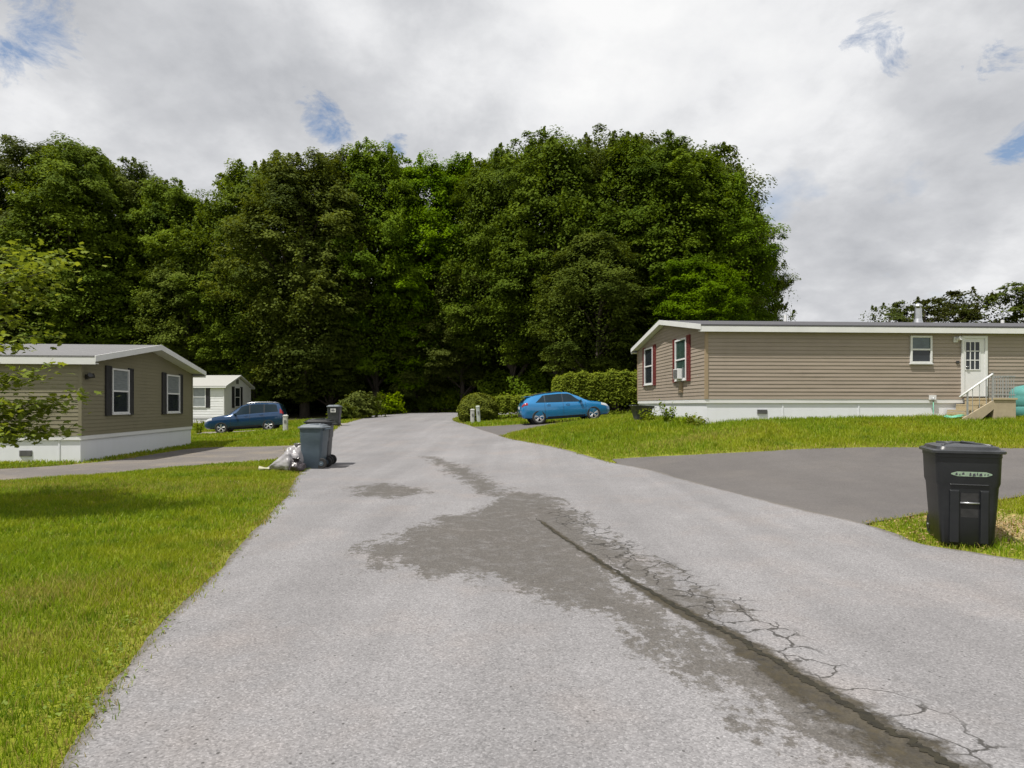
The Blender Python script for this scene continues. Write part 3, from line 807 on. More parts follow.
def tree(name, key, x, y, Hh, rad_scale, rot, label, cat='tree', group='trees of the wood behind the homes'):
    p = PROTO[key]; root = empty(name, (x, y, hz(x, y) - .1), (0, 0, rot))
    s_ = Hh / p['H']; root.scale = (s_ * rad_scale, s_ * rad_scale, s_)
    tag(root, label, cat, group)
    if p['made'] is None:
        c = np_mesh('crown', p['V'], p['F'], M[p['mat']], dict(rnd=p['T']), parent=root); t = p['t'].build('trunk', M['bark'], root, True)
        p['made'] = (c, t)
    else:
        for o in p['made']:
            c = o.copy(); COL.objects.link(c); c.parent = root
    return root


tree_proto('maple_a', 101, 20, 5.6, 2.6, 84, 8, 150, .165, 'leaf_maple')
tree_proto('maple_b', 202, 20, 5.2, 2.2, 88, 8, 145, .16, 'leaf_maple', prof=.65)
tree_proto('oak_a', 303, 20, 6.0, 3.4, 90, 8, 150, .16, 'leaf_dark', prof=.6, lob=.22)
tree_proto('oak_b', 404, 20, 5.8, 4.0, 84, 8, 150, .165, 'leaf_dark', lob=.34)
tree_proto('ash', 505, 14, 3.6, 1.0, 60, 7, 140, .13, 'leaf_pale', lob=.4, padr=.16)
tree_proto('sparse', 606, 14, 5.0, 4.0, 23, 5, 75, .24, 'leaf_far', lob=.5, padr=.15, flat=.3)

TREES = [  # px, distance, top row, key, crown width factor, turn, label
    (-35, 60, 150, 'maple_b', 1.0, .3, 'broad green tree at the far left end of the wood, cut by the picture edge'),
    (28, 62, 145, 'oak_a', 1.0, 1.3, 'tall dark tree rising above the roof of the olive sided home'),
    (78, 60, 141, 'maple_a', .95, 2.2, 'tallest tree of the left grove, above the two black shuttered windows'),
    (128, 66, 163, 'oak_b', .95, .9, 'dark rounded tree behind the ridge peak of the olive sided home'),
    (168, 62, 180, 'maple_b', .9, 4.0, 'medium green tree rising between the olive home and the white home'),
    (207, 66, 196, 'oak_a', .85, 5.0, 'lowest of the big trees, at the notch of the treeline above the white home'),
    (100, 60, 225, 'ash', 1.15, 1.0, 'lighter green young tree standing close behind the olive sided home'),
    (186, 58.5, 240, 'ash', 1.1, 2.6, 'lighter young tree directly left of the white home roof'),
    (258, 60, 163, 'maple_a', 1.0, 3.1, 'tall sunlit tree rising just right of the treeline notch'),
    (306, 55, 152, 'maple_b', 1.05, 5.2, 'tall broad tree standing behind the dark SUV and white home'),
    (348, 60, 156, 'oak_a', .9, .2, 'dark tree with flat top behind the leaning pair of grey bins'),
    (376, 58, 144, 'maple_a', .85, 4.4, 'tree with pointed top standing at the left end of the crest of the road'),
    (254, 58, 262, 'ash', 1.15, 3.9, 'pale green understory tree reaching low beside the white home'),
    (432, 60, 158, 'maple_b', .95, 2.0, 'tall tree directly beyond the crest of the road'),
    (420, 60, 246, 'ash', 1.15, 5.6, 'smaller pale green tree at the road crest before the tall wood'),
    (478, 60, 160, 'oak_b', .9, 1.1, 'tall dark tree above the round clipped bush'),
    (512, 56, 145, 'oak_a', .85, 3.5, 'tall dark tree rising above the low hedge left of the blue hatchback'),
    (556, 52, 136, 'oak_b', .95, 5.9, 'very tall dark tree directly behind the blue hatchback'),
    (612, 55, 132, 'oak_a', 1.0, 2.9, 'highest tree of the wood, above the tall clipped hedge'),
    (652, 50, 142, 'oak_b', 1.0, .6, 'massive dark tree rising over the gable peak of the tan home'),
    (694, 54, 143, 'oak_a', 1.0, 4.7, 'massive dark tree behind the front left corner of the tan home'),
    (720, 50, 180, 'oak_b', .8, 2.4, 'rightmost tree of the wood, its edge falling to the tan home roof'),
    (733, 56, 205, 'oak_a', .72, 3.3, 'dark tree filling the right flank of the wood over the white roof stub'),
    (598, 46, 240, 'oak_b', 1.1, 1.9, 'lower dark tree filling the shade right above the clipped hedge'),
    (462, 58, 258, 'oak_a', 1.0, 4.1, 'lower dark tree in the shade behind the round clipped bush'),
    (330, 56, 262, 'maple_b', 1.0, 1.7, 'lower leafy tree at the wood edge behind the labelled grey bin'),
    (690, 45, 262, 'oak_a', 1.0, .1, 'lower dark tree close behind the roof of the tan home'),
]
for px, d, tp, key, wf, rot, lab in TREES:
    p = P(px, tp, d); g = hz(p.x, p.y)
    Hh = (p.z - g) * 1.045 + .3; ref = PROTO[key]['H']
    tree('broadleaf_tree', key, p.x, p.y, Hh, wf * (ref / Hh) ** .35, rot, lab)
for px, d, tp, wf, rot, lab in [(888, 74, 297, .9, .4, 'small ragged tree at the left end of the row behind the tan home roof'),
                                (925, 72, 292, 1.0, 1.9, 'ragged tree directly behind the metal flue pipe'),
                                (968, 74, 283, 1.05, 3.3, 'thin crowned tree showing sky between its branches above the white door'),
                                (1016, 71, 279, 1.1, 5.1, 'ragged tree at the right picture edge behind the tan home roof'),
                                (1068, 75, 285, 1.1, 2.5, 'last ragged tree of the row, past the right picture edge')]:
    p = P(px, tp, d); g = hz(p.x, p.y)
    tree('ragged_tree', 'sparse', p.x, p.y, p.z - g, wf, rot, lab, 'tree', 'thin trees far behind the tan home')

# deep wood behind the front rows: one mass
r = np.random.default_rng(77); n = 80000
x = np.where(r.random(n) < .12, r.uniform(-2, 16, n), r.uniform(-62, 27, n)); y = wood_edge(x) + 14 + r.uniform(0, 9, n) + vnoise(x, x * 0, .3, 3) * 3
top = np.interp(x, [-62, -30, -24, 0, 18, 27], [15, 14, 11, 15, 14, 9])
z = hgt(x, y) + r.random(n) ** 1.5 * top
N = np.column_stack([r.normal(0, .5, n), -.6 + r.normal(0, .5, n), .8 + r.normal(0, .4, n)])
Vv, Fq, k = leaf_quads(np.column_stack([x, y, z]), N, r.uniform(.45, .9, n), r)
tag(np_mesh('deep_woods', Vv, Fq, M['leaf_dark'], dict(rnd=np.repeat(np.clip(r.normal(.25, .2, n), 0, 1), k))), 'dark mass of the wood deep behind the front trees', 'wood', None, 'stuff')


def bush(name, label, cx, cy, shape_fn, n, ls, mat, seed, cat='bush', stem=True, group=None, updir=.7):
    """shape_fn(r, n) -> local points and outward normals"""
    r = np.random.default_rng(seed); C, N = shape_fn(r, n)
    root = empty(name, (cx, cy, hz(cx, cy) - .03)); tag(root, label, cat, group)
    zz = hgt(C[:, 0] + cx, C[:, 1] + cy) - hz(cx, cy); C = C.copy(); C[:, 2] += zz
    Vv, Fq, k = leaf_quads(C, N + np.array([0, 0, updir]) + r.normal(0, .45, C.shape), ls * r.uniform(.7, 1.35, len(C)), r)
    tone = np.clip(.4 + r.normal(0, .2, len(C)), 0, 1)
    np_mesh('foliage', Vv, Fq, M[mat], dict(rnd=np.repeat(tone, k)), parent=root)
    if stem:
        for i in range(4):
            mb = MB(); a = r.uniform(0, 6.28); q = C[r.integers(len(C))] * np.array([.85, .85, .7])
            mb.tube([(q[0] * .5, q[1] * .5, -.05), (q[0] * .7, q[1] * .7, q[2] * .5), tuple(q)], [.03, .02, .008], 5, False)
            mb.build('stem', M['bark'], root, True)
    return root


def ell(rx, ry, rz, lump=.12, shell=.3, sd=0):
    def fn(r, n):
        q = r.normal(0, 1, (n, 3)); q[:, 2] = np.where(q[:, 2] < -.75, -q[:, 2], q[:, 2]); q /= np.linalg.norm(q, axis=1)[:, None]
        th = np.arctan2(q[:, 1], q[:, 0]); lm = 1 + lump * (np.sin(3 * th + sd) * .5 + np.sin(7 * th + 2 * sd + 5 * q[:, 2]) * .5 + np.sin(11 * q[:, 2] + 4 * th) * .4)
        k = lm * (1 - shell * r.random(n) ** 1.6)
        C = q * np.array([rx, ry, rz]) * k[:, None]; C[:, 2] = np.maximum(C[:, 2] + rz * .72, .03)
        return C, q
    return fn


def boxy(lx, ly, h0, rot, lump=.1):
    """long clipped hedge with a rounded top"""
    def fn(r, n):
        u = r.uniform(-1, 1, n); a = r.uniform(-.25, np.pi + .25, n); e = .42
        cy_ = np.sign(np.cos(a)) * np.abs(np.cos(a)) ** e; cz_ = np.sign(np.sin(a)) * np.abs(np.sin(a)) ** e
        k = (1 - .28 * r.random(n) ** 1.8) * (1 + lump * (np.sin(u * 9) * .35 + np.sin(u * 23 + 3 * a) * .4 + r.normal(0, .35, n)))
        en = np.clip((1 - np.abs(u)) / .13, 0, 1) ** .45
        y = cy_ * ly * k * en; z = np.maximum(.04, h0 * .2 + cz_ * h0 * .8 * k * (.75 + .25 * en)); x = u * lx
        N = np.column_stack([np.where(np.abs(u) > .87, np.sign(u), 0) * .8, cy_, cz_])
        c, s_ = math.cos(rot), math.sin(rot)
        C = np.column_stack([c * x - s_ * y, s_ * x + c * y, z]); N = np.column_stack([c * N[:, 0] - s_ * N[:, 1], s_ * N[:, 0] + c * N[:, 1], N[:, 2]])
        return C, N
    return fn


p = P(477, 420, 36.5)
bush('round_bush', 'round clipped bush at the road bend behind two utility pedestals', p.x, p.y + .4, ell(1.18, 1.1, .98, .08, .3, 1), 15000, .105, 'leaf_hedge', 31, group=None)
p = P(522, 415, 38.5)
bush('low_hedge', 'lower hedge between the round bush and the tall hedge, left of the blue hatchback', p.x, p.y + .2, boxy(1.95, .9, 1.45, R(4), .12), 15000, .11, 'leaf_hedge', 32, 'hedge')
p = P(600, 415, 35.5)
bush('tall_hedge', 'tall clipped hedge running behind the blue hatchback to the tan home', p.x + .3, p.y + .6, boxy(2.95, 1.0, 2.5, R(5), .08), 30000, .11, 'leaf_hedge', 33, 'hedge')
SHR = [(341, 416.5, 45.5, 1.0, 'leaf_maple', 'leafy shrub at the wood edge just right of the labelled grey bin'), (360, 415, 48, 1.7, 'leaf_pale', 'pale arching shrub sprawling on the verge below the pointed tree'),
       (385, 413, 53, 1.5, 'leaf_hedge', 'low dense shrub on the verge beside the crest of the road'), (402, 412, 60, 1.7, 'leaf_maple', 'green shrub at the end of the verge, right where the road bends'),
       (424, 411, 60, 2.0, 'leaf_pale', 'sunlit pale shrub at the far side of the road crest'),
       (445, 411, 60, 2.2, 'leaf_hedge', 'green shrub at the far side of the road left of the round bush'), (272, 416, 60, 2.2, 'leaf_dark', 'dark shrub beside the gable of the white home'),
       (500, 411, 57, 3.2, 'leaf_maple', 'tall shrub in the shade over the low hedge'), (540, 410, 52, 3.0, 'leaf_dark', 'tall dark shrub in the shade behind the roof of the blue hatchback'),
       (465, 411, 60, 2.8, 'leaf_maple', 'tall shrub in the shade directly behind the round bush')]
for i, (px, py, d, s_, mt, lab) in enumerate(SHR):
    p = P(px, py, d)
    bush('wild_shrub', lab, p.x, p.y, ell(s_ * .85, s_ * .8, s_ * .62, .5, .6, i), int(2300 * s_), .17, mt, 40 + i, 'shrub', True, 'wild shrubs along the wood edge', .5)

# young maple at the left picture edge
tb = Vector((-10.0, 9.7, 0)); tb.z = hz(tb.x, tb.y)
root = empty('young_maple', tb); tag(root, 'young bright green maple reaching into the left picture edge', 'tree')
r = np.random.default_rng(8); mb = MB()
mb.tube([(0, 0, -.1), (.05, .03, 1.2), (-.03, .05, 2.6), (.05, 0, 4.0), (0, 0, 5.3)], [.11, .09, .065, .04, .012], 10)
tips = [(64, 256, 9.4), (52, 270, 9.3), (40, 285, 9.5), (30, 300, 9.6), (20, 265, 9.0), (10, 250, 9.8), (14, 320, 9.2), (36, 335, 9.3), (6, 345, 9.0), (34, 373, 9.1), (12, 380, 9.3), (8, 405, 9.1),
        (68, 397, 9.5), (55, 407, 9.5), (38, 412, 9.4), (22, 420, 9.4), (50, 430, 9.5), (30, 434, 9.4), (10, 438, 9.2), (2, 432, 9.0), (-5, 300, 9.4), (-15, 270, 10), (-20, 350, 9.6), (-30, 400, 9.4), (-20, 430, 9.2)]
C, N = [], []
for (px, py, d) in tips:
    t_ = P(px, py, d) - tb; b0 = Vector((0, 0, max(.9, t_.z - .35 * t_.xy.length + .15)))
    mid = b0.lerp(t_, .55) + Vector((0, 0, .10)); mb.tube([b0, mid, t_], [.022, .013, .004], 5, False)
    for k in range(150):
        f = 1.06 - .62 * r.random() ** 1.4; q = b0.lerp(t_, f) if f < .55 else mid.lerp(t_, (f - .55) / .45)
        C.append(np.array(q) + r.normal(0, 1, 3) * np.array([.17, .17, .06])); N.append(np.array([0, 0, 1]) + r.normal(0, .4, 3))
for k in range(105):    # the rest of the crown, beyond the frame
    a = r.uniform(0, 6.28); zz = r.uniform(1.2, 6.3); rad = 2.5 * math.sin(math.pi * min(1, (zz - .4) / 6.3)) * r.uniform(.4, 1)
    t_ = Vector((math.cos(a) * rad, math.sin(a) * rad, zz))
    if (tb + t_).x > -.8 * (tb + t_).y - .25: continue
    b0 = Vector((0, 0, max(.8, zz - .5 * rad))); mb.tube([b0, b0.lerp(t_, .5) + Vector((0, 0, .1)), t_], [.02, .013, .004], 5, False)
    for j in range(60):
        C.append(np.array(b0.lerp(t_, r.uniform(.4, 1.08))) + r.normal(0, 1, 3) * np.array([.22, .22, .1])); N.append(np.array([0, 0, 1]) + r.normal(0, .4, 3))
C = np.array(C); N = np.array(N)
Vv, Fq, k = leaf_quads(C, N, r.uniform(.055, .105, len(C)), r, 'maple')
np_mesh('crown', Vv, Fq, M['leaf_fore'], dict(rnd=np.repeat(np.clip(r.normal(.5, .25, len(C)), 0, 1), k)), parent=root)
mb.build('trunk', M['bark'], root, True)


# ------------------------------------------------------------------ homes
def house(name, label, corner, rot, L, W, zs, ze, zr, g, e, mats, x0, gable_side, fas=.2, lap=.115):
    """corner = visible front corner; x runs along the front wall from x0 to x0+L; gable_side: +1 = the visible gable is at x=max"""
    root = empty(name, corner, (0, 0, rot)); tag(root, label, 'mobile home')
    xa, xb = x0, x0 + L
    sd, trim, roofm = M[mats[0]], M[mats[1]], M[mats[2]]
    # skirting and its capping band
    k = MB(); k.box(xa + .03, xb - .03, .03, W - .03, -.5, zs - .13)
    for q in range(1, int(L / 2.4) + 1): k.box(xa + q * 2.4 - .02, xa + q * 2.4 + .02, .014, .028, -.4, zs - .132)
    o = k.build('skirting', M['skirting'], root)
    b = MB(); b.box(xa - .01, xb + .01, -.01, W + .01, zs - .13, zs); b.build('skirt_band', M['trim_white'], root, bevel=.008)
    # siding, real laps
    top = ze
    def zroof(y): return ze + (zr - ze) * (1 - abs(y - W / 2) / (W / 2))
    wb = MB(); n = int(math.ceil((zr - zs) / lap))
    for i in range(n):
        z0 = zs + i * lap; z1 = min(z0 + lap, zr - .001)
        o0, o1 = .020, .006
        # long walls
        if z0 < ze:
            zt = min(z1, ze)
            for (ya, sgn) in ((0, -1), (W, 1)):
                ns = 36; xx = [xa + (xb - xa) * q / ns for q in range(ns + 1)]
                wob = np.convolve(rng.normal(0, .0042, ns + 5), [.2, .3, .3, .2, .1], 'valid'); vs = []
                for q in range(ns + 1): vs += [(xx[q], ya + sgn * (o0 + max(-.012, wob[q])), z0 + wob[q] * .5), (xx[q], ya + sgn * o1, zt)]
                wb.add(vs, [((2 * q, 2 * q + 2, 2 * q + 3, 2 * q + 1) if sgn < 0 else (2 * q + 1, 2 * q + 3, 2 * q + 2, 2 * q)) for q in range(ns)])
                wb.add([(xa, ya + sgn * .003, z0), (xb, ya + sgn * .003, z0), (xb, ya + sgn * o0, z0), (xa, ya + sgn * o0, z0)], [(0, 1, 2, 3) if sgn < 0 else (3, 2, 1, 0)])
        # gables
        def yr(z):
            if z <= ze: return 0.0, W
            q = (z - ze) / (zr - ze) * W / 2; return q, W - q
        a0, b0 = yr(z0); a1, b1 = yr(z1)
        for (xw, sgn) in ((xa, -1), (xb, 1)):
            wb.add([(xw + sgn * o0, a0, z0), (xw + sgn * o0, b0, z0), (xw + sgn * o1, b1, z1), (xw + sgn * o1, a1, z1)], [(0, 1, 2, 3) if sgn > 0 else (3, 2, 1, 0)])
            wb.add([(xw + sgn * .003, a0, z0), (xw + sgn * .003, b0, z0), (xw + sgn * o0, b0, z0), (xw + sgn * o0, a0, z0)], [(0, 1, 2, 3) if sgn > 0 else (3, 2, 1, 0)])
    wb.build('wall', sd, root)
    for (xw, yw) in ((xa, 0), (xb, 0), (xb, W), (xa, W)):
        cb = MB(); cb.box(xw - .032 if xw == xa else xw - .06, xw + .06 if xw == xa else xw + .032, yw - .032 if yw == 0 else yw - .06, yw + .06 if yw == 0 else yw + .032, zs + .002, ze - .002)
        cb.build('corner_trim', trim, root)
    # roof slabs
    rb = MB(); th = .05; sl_ = (zr - ze) / (W / 2); zeav = ze - sl_ * e + .14; zrid = zr + .14
    prof = [(-e, zeav), (W / 2, zrid), (W + e, zeav), (W + e, zeav - th), (W / 2, zrid - th), (-e, zeav - th)]
    rb.rings([[Vector((x, y, z)) for y, z in prof] for x in (xa - g, xb + g)], True)
    roof = rb.build('roof', roofm, root, fix=True)
    fb = MB()     # eave fascias, rake boards and soffits
    fb.box(xa - g + .012, xb + g - .012, -e + .004, -e + .03, zeav - th - fas, zeav - th + .012)
    fb.box(xa - g + .012, xb + g - .012, W + e - .03, W + e - .004, zeav - th - fas, zeav - th + .012)
    for xx0, xx1 in ((xa - g, xa - g + .03), (xb + g - .03, xb + g)):
        rk = fas * .62
        pr = [(-e - .006, zeav + .002), (W / 2, zrid + .012), (W + e + .006, zeav + .002), (W + e + .006, zeav - th - rk), (W / 2, zrid - th - rk), (-e - .006, zeav - th - rk)]
        off = -.006 if xx0 < xa else .006
        fb.rings([[Vector((x + off, y, z)) for y, z in pr] for x in (xx0, xx1)], True)
    fb.build('fascia', M['trim_white'], root, fix=True)
    so_ = MB()
    so_.box(xa - g + .035, xb + g - .035, -e + .032, .03, zeav - th - fas + .02, zeav - th - fas + .045)
    so_.box(xa - g + .035, xb + g - .035, W - .03, W + e - .032, zeav - th - fas + .02, zeav - th - fas + .045)
    for xx0, xx1 in ((xa - g + .035, xa), (xb, xb + g - .035)):
        pr = [(-e + .05, zeav - th - rk + .03), (W / 2, zrid - th - rk + .03), (W + e - .05, zeav - th - rk + .03), (W + e - .05, zeav - th - .02), (W / 2, zrid - th - .02), (-e + .05, zeav - th - .02)]
        so_.rings([[Vector((x, y, z)) for y, z in pr] for x in (xx0, xx1)], True)
    so_.build('soffit', M['trim_white'], root, fix=True)
    return root, roof


def face_m(kind, W=0, xw=0):
    """matrix: (u along wall, v outwards, z up) for 'front' (y=0), 'gable+' (x=xw facing +x), 'gable-' (facing -x)"""
    if kind == 'front': return Matrix(((1, 0, 0, 0), (0, -1, 0, 0), (0, 0, 1, 0), (0, 0, 0, 1)))
    if kind == 'gable+': return Matrix(((0, 1, 0, xw), (1, 0, 0, 0), (0, 0, 1, 0), (0, 0, 0, 1)))
    return Matrix(((0, -1, 0, xw), (1, 0, 0, 0), (0, 0, 1, 0), (0, 0, 0, 1)))


def window(root, fm, u0, u1, z0, z1, shut=None, sw=.28, up='pane_light', lo='pane_dark', sz=.06):
    fr = MB(); t = .055
    for a in ((u0, u0 + t, z0, z1), (u1 - t, u1, z0, z1), (u0 + t, u1 - t, z1 - t, z1), (u0 + t, u1 - t, z0, z0 + t)):
        fr.box(a[0], a[1], .0, .065, a[2], a[3], fm)
    zm = (z0 + z1) / 2; fr.box(u0 + t, u1 - t, .012, .055, zm - .025, zm + .025, fm)
    fr.box(u0 - .02, u1 + .02, .0, .08, z0 - .035, z0 - .002, fm)
    w_ = fr.build('window', M['trim_white'], root, fix=True)
    pa = MB(); pa.box(u0 + t, u1 - t, .026, .034, zm + .025, z1 - t, fm); pa.build('pane', M[up], w_, fix=True)
    pa = MB(); pa.box(u0 + t, u1 - t, .022, .030, z0 + t, zm - .025, fm); pa.build('pane', M[lo], w_, fix=True)
    if shut:
        for a, b in ((u0 - sw - .01, u0 - .01), (u1 + .01, u1 + sw + .01)):
            s_ = MB(); s_.box(a, b, .0, .03, z0 - sz, z1 + sz, fm)
            for (q0, q1) in ((z0 - sz, z0 - sz + .05), (z1 + sz - .05, z1 + sz), (zm - .03, zm + .03)):
                s_.box(a, b, .031, .046, q0, q1, fm)
            for (c0, c1) in ((a, a + .035), (b - .035, b)): s_.box(c0, c1, .031, .044, z0 - sz + .052, z1 + sz - .052, fm)
            for hh in range(int((z1 - z0) / .06)):
                zc = z0 + .02 + hh * .06
                if abs(zc - zm) < .06 or zc < z0 + .0 or zc > z1: continue
                s_.box(a + .037, b - .037, .031, .040, zc, zc + .035, fm)
            s_.build('shutter', M[shut], root, fix=True)
    return w_


def vent(root, fm, u0, u1, z0, z1, name='vent', m='vent_grey'):
    v = MB(); v.box(u0, u1, 0, .02, z0, z1, fm)
    n = 5
    for i in range(n):
        zc = z0 + (i + .2) / n * (z1 - z0); v.box(u0 + .02, u1 - .02, .021, .035, zc, zc + .4 / n * (z1 - z0), fm)
    return v.build(name, M[m], root, fix=True)


def u_of(corner, dirv, px):
    """distance along dirv from corner that appears at column px"""
    k = (px - 512) / F; return (k * corner.y - corner.x) / (dirv[0] - k * dirv[1])


# --- left, olive
LH_ze, LH_zs, LH_zr = 2.98, .78, 3.66
c_, s_ = math.cos(LH_ROT), math.sin(LH_ROT)
lh, lroof = house('mobile_home', 'olive sided mobile home with black shutters beside the left lawn', (LH_A.x, LH_A.y, .01), LH_ROT, LH_L, LH_W, LH_zs, LH_ze, LH_zr, .50, .21,
                  ('siding_olive', 'trim_olive', 'shingle'), -LH_L, 1)
gd = (-s_, c_); gp = face_m('gable+', xw=.02); fp = face_m('front')
def lz(px, py, u): return H + (HZ - py) * (LH_A.y + gd[1] * u) / F - .01
for (a, b, t0, t1) in ((110, 127, 369, 413.5), (165, 178, 375, 412.5)):
    ua, ub = u_of(LH_A, gd, a), u_of(LH_A, gd, b); um = (ua + ub) / 2
    window(lh, gp, ua, ub, lz(0, t1, um), lz(0, t0, um), 'black_shutter', .34, 'pane_light', 'pane_dark')
ul = u_of(LH_A, gd, 85.5)
lm = MB(); zl = lz(0, 377, ul); lm.box(ul - .06, ul + .06, .0, .03, zl - .07, zl + .07, gp)
lm.tube([gp @ Vector((ul - .02, .03, zl)), gp @ Vector((ul - .10, .16, zl + .06))], [.05, .075], 10); lm.tube([gp @ Vector((ul + .02, .03, zl)), gp @ Vector((ul + .13, .15, zl + .05))], [.05, .075], 10)
lm.build('flood_light', M['black_metal'], lh, fix=True)
fd = (c_, s_)
ua, ub = u_of(LH_A, fd, 19), u_of(LH_A, fd, 31.5)
vent(lh, fp @ Matrix.Translation((0, -.03, 0)), ua, ub, .2, .37)
# --- right, tan
RH_zb = RH_B.z; c_, s_ = math.cos(RH_ROT), math.sin(RH_ROT)
gdr, fdr = (-s_, c_), (c_, s_)
def rz(py, d): return H + (HZ - py) * d / F - RH_zb
RH_zs = rz(399, 19.4); RH_ze = rz(328.5, 19.4); RH_zr = RH_ze + .64
rh, rroof = house('mobile_home', 'long tan sided mobile home with maroon shutters on the raised lawn', (RH_B.x, RH_B.y, RH_zb), RH_ROT, RH_L, RH_W, RH_zs, RH_ze, RH_zr, .26, .22,
                  ('siding_tan', 'trim_tan', 'shingle_dark'), 0, -1, fas=.17)
gm = face_m('gable-', xw=-.02)
for j, (a, b, t0, t1) in enumerate(((646, 654.2, 348, 384.5), (677, 688, 339, 380))):
    ua, ub = sorted((u_of(RH_B, gdr, a), u_of(RH_B, gdr, b))); d = RH_B.y + gdr[1] * (ua + ub) / 2
    wr = window(rh, gm, ua, ub, rz(t1, d), rz(t0, d), 'maroon_shutter', .30, 'pane_green' if j else 'pane_dark', 'pane_green' if j else 'pane_dark')
    if j:
        ac_u, ac_z, ac_d = (ua + ub) / 2, rz(t1, d), d
# air conditioner sits in the nearer gable window
acroot = empty('window_air_conditioner', rh.matrix_basis @ (gm @ Vector((ac_u, .07, ac_z + .03))), (0, 0, RH_ROT))
tag(acroot, 'white air conditioner sticking out of the nearer gable window of the tan home', 'air conditioner')
a = MB(); a.box(-.15, 0, -.25, .25, 0, .34); a.build('casing', M['trim_white'], acroot, bevel=.012)
a = MB()
for i in range(9): a.box(-.165, -.152, -.21, .21, .04 + i * .032, .058 + i * .032)
a.build('grille', M['vent_grey'], acroot, fix=True)
for yy in (-.3, .27): a = MB(); a.box(-.0, .03, yy, yy + .03, 0, .38); a.build('side_panel', M['pane_light'], acroot, fix=True)
a = MB(); a.box(ac_u - .13, ac_u + .13, 0, .06, ac_z - .42, ac_z - .08, gm); a.box(ac_u - .1, ac_u + .1, .061, .07, ac_z - .38, ac_z - .12, gm); a.build('meter_panel', M['trim_tan'], rh, fix=True)['label'] = 'brown box on the siding below the air conditioner'
# front window, door, light, vents
fm = fp
d = 20.0
ua, ub = u_of(RH_B, fdr, 909.5), u_of(RH_B, fdr, 931)
window(rh, fm, ua, ub, rz(363.7, d), rz(336.7, d), None, up='pane_green', lo='pane_dark')
da, db = u_of(RH_B, fdr, 960.5), u_of(RH_B, fdr, 986)
dz0, dz1 = rz(396.5, d), rz(336.5, d)
t = MB(); t.box(da, da + .08, 0, .07, dz0, dz1, fm); t.box(db - .08, db, 0, .07, dz0, dz1, fm); t.box(da + .08, db - .08, 0, .07, dz1 - .08, dz1, fm)
door = MB(); door.box(da + .082, db - .082, .02, .045, dz0, dz1 - .082, fm)
wx0, wx1 = da + .13, db - .26; wz0, wz1 = dz0 + (dz1 - dz0) * .45, dz1 - .19
for (q0, q1) in ((wz0 - .03, wz0), (wz1, wz1 + .03)): door.box(wx0 - .03, wx1 + .03, .046, .06, q0, q1, fm)
for (q0, q1) in ((wx0 - .03, wx0), (wx1, wx1 + .03)): door.box(q0, q1, .046, .06, wz0, wz1, fm)
for i in (1, 2):
    xx = wx0 + (wx1 - wx0) * i / 3; door.box(xx - .014, xx + .014, .049, .058, wz0, wz1, fm)
    zz = wz0 + (wz1 - wz0) * i / 3
    for j in range(3):
        q0 = wx0 + (wx1 - wx0) * j / 3 + .015; q1 = wx0 + (wx1 - wx0) * (j + 1) / 3 - .015
        door.box(q0, q1, .049, .058, zz - .014, zz + .014, fm)
dm = door.build('door', M['trim_white'], rh, fix=True); t.build('door_frame', M['trim_white'], rh, fix=True)
a = MB(); a.box(wx0, wx1, .046, .0485, wz0, wz1, fm); a.build('pane', M['pane_dark'], dm, fix=True)
a = MB(); a.tube([fm @ Vector((da + .12, .045, dz0 + .92)), fm @ Vector((da + .12, .09, dz0 + .92)), fm @ Vector((da + .2, .09, dz0 + .92))], .014, 8); a.build('handle', M['metal'], dm, True)
ul = u_of(RH_B, fdr, 955.5); zl = rz(340, d)
a = MB(); a.box(ul - .09, ul + .04, .0, .05, zl - .09, zl + .08, fm); a.tube([fm @ Vector((ul, .05, zl)), fm @ Vector((ul + .05, .16, zl + .03))], [.05, .07], 10); a.build('porch_light', M['trim_white'], rh, fix=True)
ul = u_of(RH_B, fdr, 957.5); zl = rz(362.5, d); a = MB(); a.box(ul - .06, ul + .03, .0, .05, zl - .04, zl + .04, fm); a.build('doorbell_box', M['black_metal'], rh, fix=True)
vent(rh, fm @ Matrix.Translation((0, -.03, 0)), u_of(RH_B, fdr, 757.5), u_of(RH_B, fdr, 767.5), rz(413.8, 19.6), rz(409.5, 19.6))
ul = u_of(RH_B, fdr, 931.5); zl = rz(397.5, d); a = MB(); a.box(ul - .10, ul + .09, .02, .09, zl - .07, zl + .07, fm); a.build('outlet_box', M['trim_white'], rh, fix=True)
# roof fittings stand on the ridge
def roof_at(px, py0, r_, mat_, cap, name):
    v = (fdr[0], fdr[1]); base = Vector((RH_B.x + gdr[0] * RH_W / 2, RH_B.y + gdr[1] * RH_W / 2)); u = u_of(base, v, px)
    d_ = base.y + v[1] * u; zt = H + (HZ - py0) * d_ / F - RH_zb; zb = RH_zr + .05
    a = MB(); a.tube([(u, RH_W / 2, zb), (u, RH_W / 2, zt - (.1 if cap else 0))], r_, 14)
    if cap:
        a.lathe([(.0, zt + .12), (r_ * .9, zt + .06), (r_ * 1.25, zt), (r_ * 1.25, zt - .02)], c=(u, RH_W / 2, 0), n=14, cap=True)
        a.tube([(u, RH_W / 2, zb), (u, RH_W / 2, zb + .22)], [r_ * 1.5, r_ * 1.05], 14)
        for k in range(4):
            an = k * math.pi / 2; a.box(u + r_ * .9 * math.cos(an) - .01, u + r_ * .9 * math.cos(an) + .01, RH_W / 2 + r_ * .9 * math.sin(an) - .01, RH_W / 2 + r_ * .9 * math.sin(an) + .01, zt - .12, zt + .01)
    return a.build(name, M[mat_], rroof, True, fix=True, auto=40)
roof_at(918, 306, .125, 'metal', True, 'flue_pipe')
roof_at(785.5, 315, .05, 'trim_white', False, 'vent_pipe')
